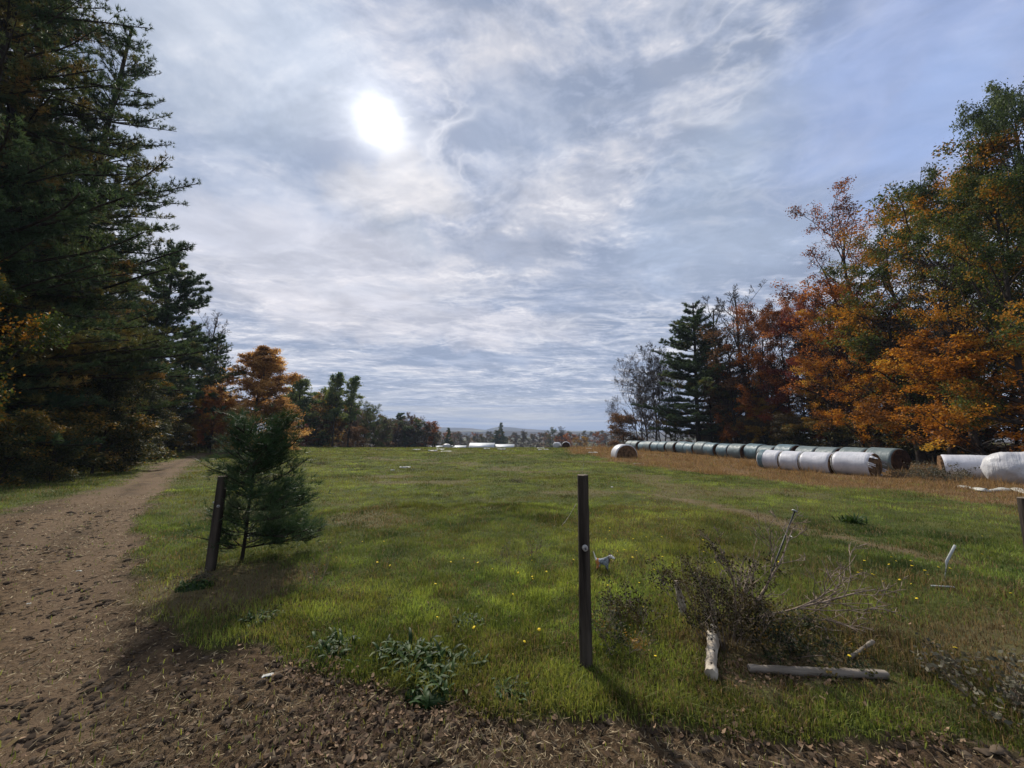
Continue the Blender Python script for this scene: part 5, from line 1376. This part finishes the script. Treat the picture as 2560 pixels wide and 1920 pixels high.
# clods
def clods():
    x, y, r, g_ = ring_pts(34000, 1.5, 13, .4, 23)
    d = masks(x, y)[0]; k = (g_.uniform(0, 1, len(x)) < d*(.2+.9*sstep(.45, .6, fbm(x*2.1, y*2.1, 15, 3))))
    x, y, r = x[k], y[k], r[k]; n = len(x)
    s = (g_.uniform(.1, 1, n)**2.5*.024+.006)*(1+r*.05)
    z = terr(x, y)+mud_z(x, y)
    oct_ = np.array([(1, 0, 0), (0, 1, 0), (-1, 0, 0), (0, -1, 0), (0, 0, .75), (.7, .7, .35), (-.7, .7, .3), (-.7, -.7, .35), (.7, -.7, .3)])
    an = g_.uniform(0, 2*PI, n); ca, sa = np.cos(an), np.sin(an)
    B = oct_[None]*(1+g_.normal(0, .28, (n, 9, 1)))*s[:, None, None]*np.stack([g_.uniform(.7, 1.5, n), g_.uniform(.7, 1.2, n), g_.uniform(.5, .9, n)], 1)[:, None, :]
    V = np.stack([B[..., 0]*ca[:, None]-B[..., 1]*sa[:, None]+x[:, None], B[..., 0]*sa[:, None]+B[..., 1]*ca[:, None]+y[:, None], B[..., 2]+z[:, None]-.002], -1).reshape(-1, 3)
    f = np.array([(0, 5, 4), (5, 1, 4), (1, 6, 4), (6, 2, 4), (2, 7, 4), (7, 3, 4), (3, 8, 4), (8, 0, 4), (0, 1, 5), (1, 2, 6), (2, 3, 7), (3, 0, 8)])
    t = (np.arange(n)[:, None, None]*9+f[None]).reshape(-1, 3)
    q = g_.uniform(0, 1, n); col = np.repeat(lerp((.030, .022, .016), (.12, .092, .066), q**1.5), 9, 0)
    m, b, out = mat_new('mud_clod'); tc = b.n.new('ShaderNodeTexCoord').outputs['Object']
    c_ = b.mix(b.noise(tc, 120, 3, .6), (0.6, 0.6, 0.6), (1.3, 1.25, 1.2)); c_ = b.mix(1.0, b.attr('Col').outputs['Color'], c_, 'MULTIPLY')
    p = b.n.new('ShaderNodeBsdfPrincipled'); b.put(p.inputs['Base Color'], c_); p.inputs['Roughness'].default_value = 1; p.inputs['Specular IOR Level'].default_value = .1
    b.put(out.inputs[0], p.outputs[0])
    o = link('mud_clods', mk_mesh('mud_clods', V, t, None, None, False, {'Col': col}), m); tag(o, kind='stuff', label='crumbled clods of brown mud in the foreground', cat='mud')
clods()
# fallen leaves: thick along the edge of the mud, thin elsewhere
x, y, r, g_ = ring_pts(130000, 1.6, 12, .5, 29)
sdv = poly_sd(x, y, dirt_poly)
pr_ = np.exp(-((sdv-.02)/.16)**2)*(x > -1.6)*(y < 3.2)*sstep(.50, .62, fbm(x*2.2, y*2.2, 33, 3))*.6+.016+.03*(sdv > 0)*(y < 4)
pr_ = np.maximum(pr_, .5*(np.hypot((x-1.75)*.9, (y-2.72)*2.2) < .4))
pr_ = np.maximum(pr_, .5*(np.hypot(x+.95, y-2.35) < .35))
k = g_.uniform(0, 1, len(x)) < pr_
x, y, r = x[k], y[k], r[k]; n = len(x); q = g_.uniform(0, 1, n)
col = lerp((.060, .036, .022), (.33, .22, .14), q**2.2)
L = g_.uniform(.014, .042, n)
o = link('leaf_litter', flat_bits('leaf_litter', x, y, L, L*g_.uniform(.45, .75, n), col, 6, .012, .35, tilt=.45), M['litter']); tag(o, kind='stuff', label='dry brown fallen leaves along the edge of the mud', cat='leaf litter')

# ------------------------------------------------------------------ dandelions
def dandelion_mesh():
    g = Geo(); na = 12; a = np.linspace(0, 2*PI, na, endpoint=False)
    rings = [(.004, .0), (.010, .003), (.019, .006), (.016, .010), (.008, .0125), (.001, .0135)]
    V = np.concatenate([np.stack([np.cos(a)*r_*(1+.16*(np.arange(na) % 2)), np.sin(a)*r_*(1+.16*(np.arange(na) % 2)), np.full(na, z_)], 1) for r_, z_ in rings])
    i2 = np.arange(len(rings)*na).reshape(len(rings), na)
    g.add(V, np.stack([i2[:-1], i2[1:], np.roll(i2[1:], -1, 1), np.roll(i2[:-1], -1, 1)], -1).reshape(-1, 4)[:, ::-1])
    return g.mesh('flower_head', True)
M['yellow'] = simple('dandelion_yellow', (.78, .60, .03), .7, .2, .15, 80, c2=(.62, .42, .02))
dm = dandelion_mesh(); dm.materials.append(M['yellow'])
sm_ = Geo(); sm_.tube([(0, 0, -.10), (.003, .002, -.04), (0, 0, .001)], [.0016, .0015, .0014], 5); smm = sm_.mesh('stem', True); smm.materials.append(M['grass'])
g_ = np.random.default_rng(71)
spots = []
for (dx, dy, sx, sy, n) in [(1330, 1170, 90, 60, 26), (1250, 1230, 120, 60, 22), (1560, 1200, 130, 40, 22), (1880, 1250, 60, 25, 18), (1960, 1240, 60, 30, 14), (1420, 1290, 100, 50, 12), (900, 1230, 200, 70, 16), (2080, 1290, 90, 60, 12), (1700, 1330, 300, 90, 10), (760, 1210, 40, 40, 8)]:
    for _ in range(n):
        a, b2 = dx+g_.normal(0, sx), dy+g_.normal(0, sy)
        if 1085 < b2 < 1600 and 300 < a < 2200: spots.append((a, b2))
spots = spots[::2]; spots += [(1024, 1380), (1108, 1305), (1417, 1438), (2067, 1420), (944, 1348), (1165, 1386)]
for i, (a, b2) in enumerate(spots):
    p = D(a, b2)
    if masks(np.array([p[0]]), np.array([p[1]]))[0][0] > .3: continue
    rt = empty('dandelion', (p[0], p[1], p[2]+g_.uniform(.05, .085)), g_.uniform(0, 6), 'tiny yellow dandelion blooming in the pasture grass', 'flower', 'dandelions in the pasture')
    rt.rotation_euler.x = g_.normal(0, .3); rt.rotation_euler.y = g_.normal(0, .3)
    s = g_.uniform(.4, .75); rt.scale = (s, s, s)
    link('flower_head', dm, None, rt); link('stem', smm, None, rt)

# ------------------------------------------------------------------ haze
def haze():
    x0, x1, y0, y1, z0, z1 = -4100, 4100, -4100, 4100, -30, 70
    V = [(a, b_, c) for a in (x0, x1) for b_ in (y0, y1) for c in (z0, z1)]
    me = mk_mesh('haze', V, None, [(0, 1, 3, 2), (4, 6, 7, 5), (0, 4, 5, 1), (2, 3, 7, 6), (0, 2, 6, 4), (1, 5, 7, 3)])
    m = bpy.data.materials.new('haze_air'); m.use_nodes = True; n = m.node_tree; n.nodes.clear()
    out = n.nodes.new('ShaderNodeOutputMaterial'); v = n.nodes.new('ShaderNodeVolumePrincipled')
    v.inputs['Color'].default_value = (.66, .78, 1.0, 1); v.inputs['Density'].default_value = 2.6e-4
    n.links.new(v.outputs[0], out.inputs['Volume'])
    o = link('haze', me, m); tag(o, kind='stuff', label='thin bluish air over the far hills', cat='haze')
haze()
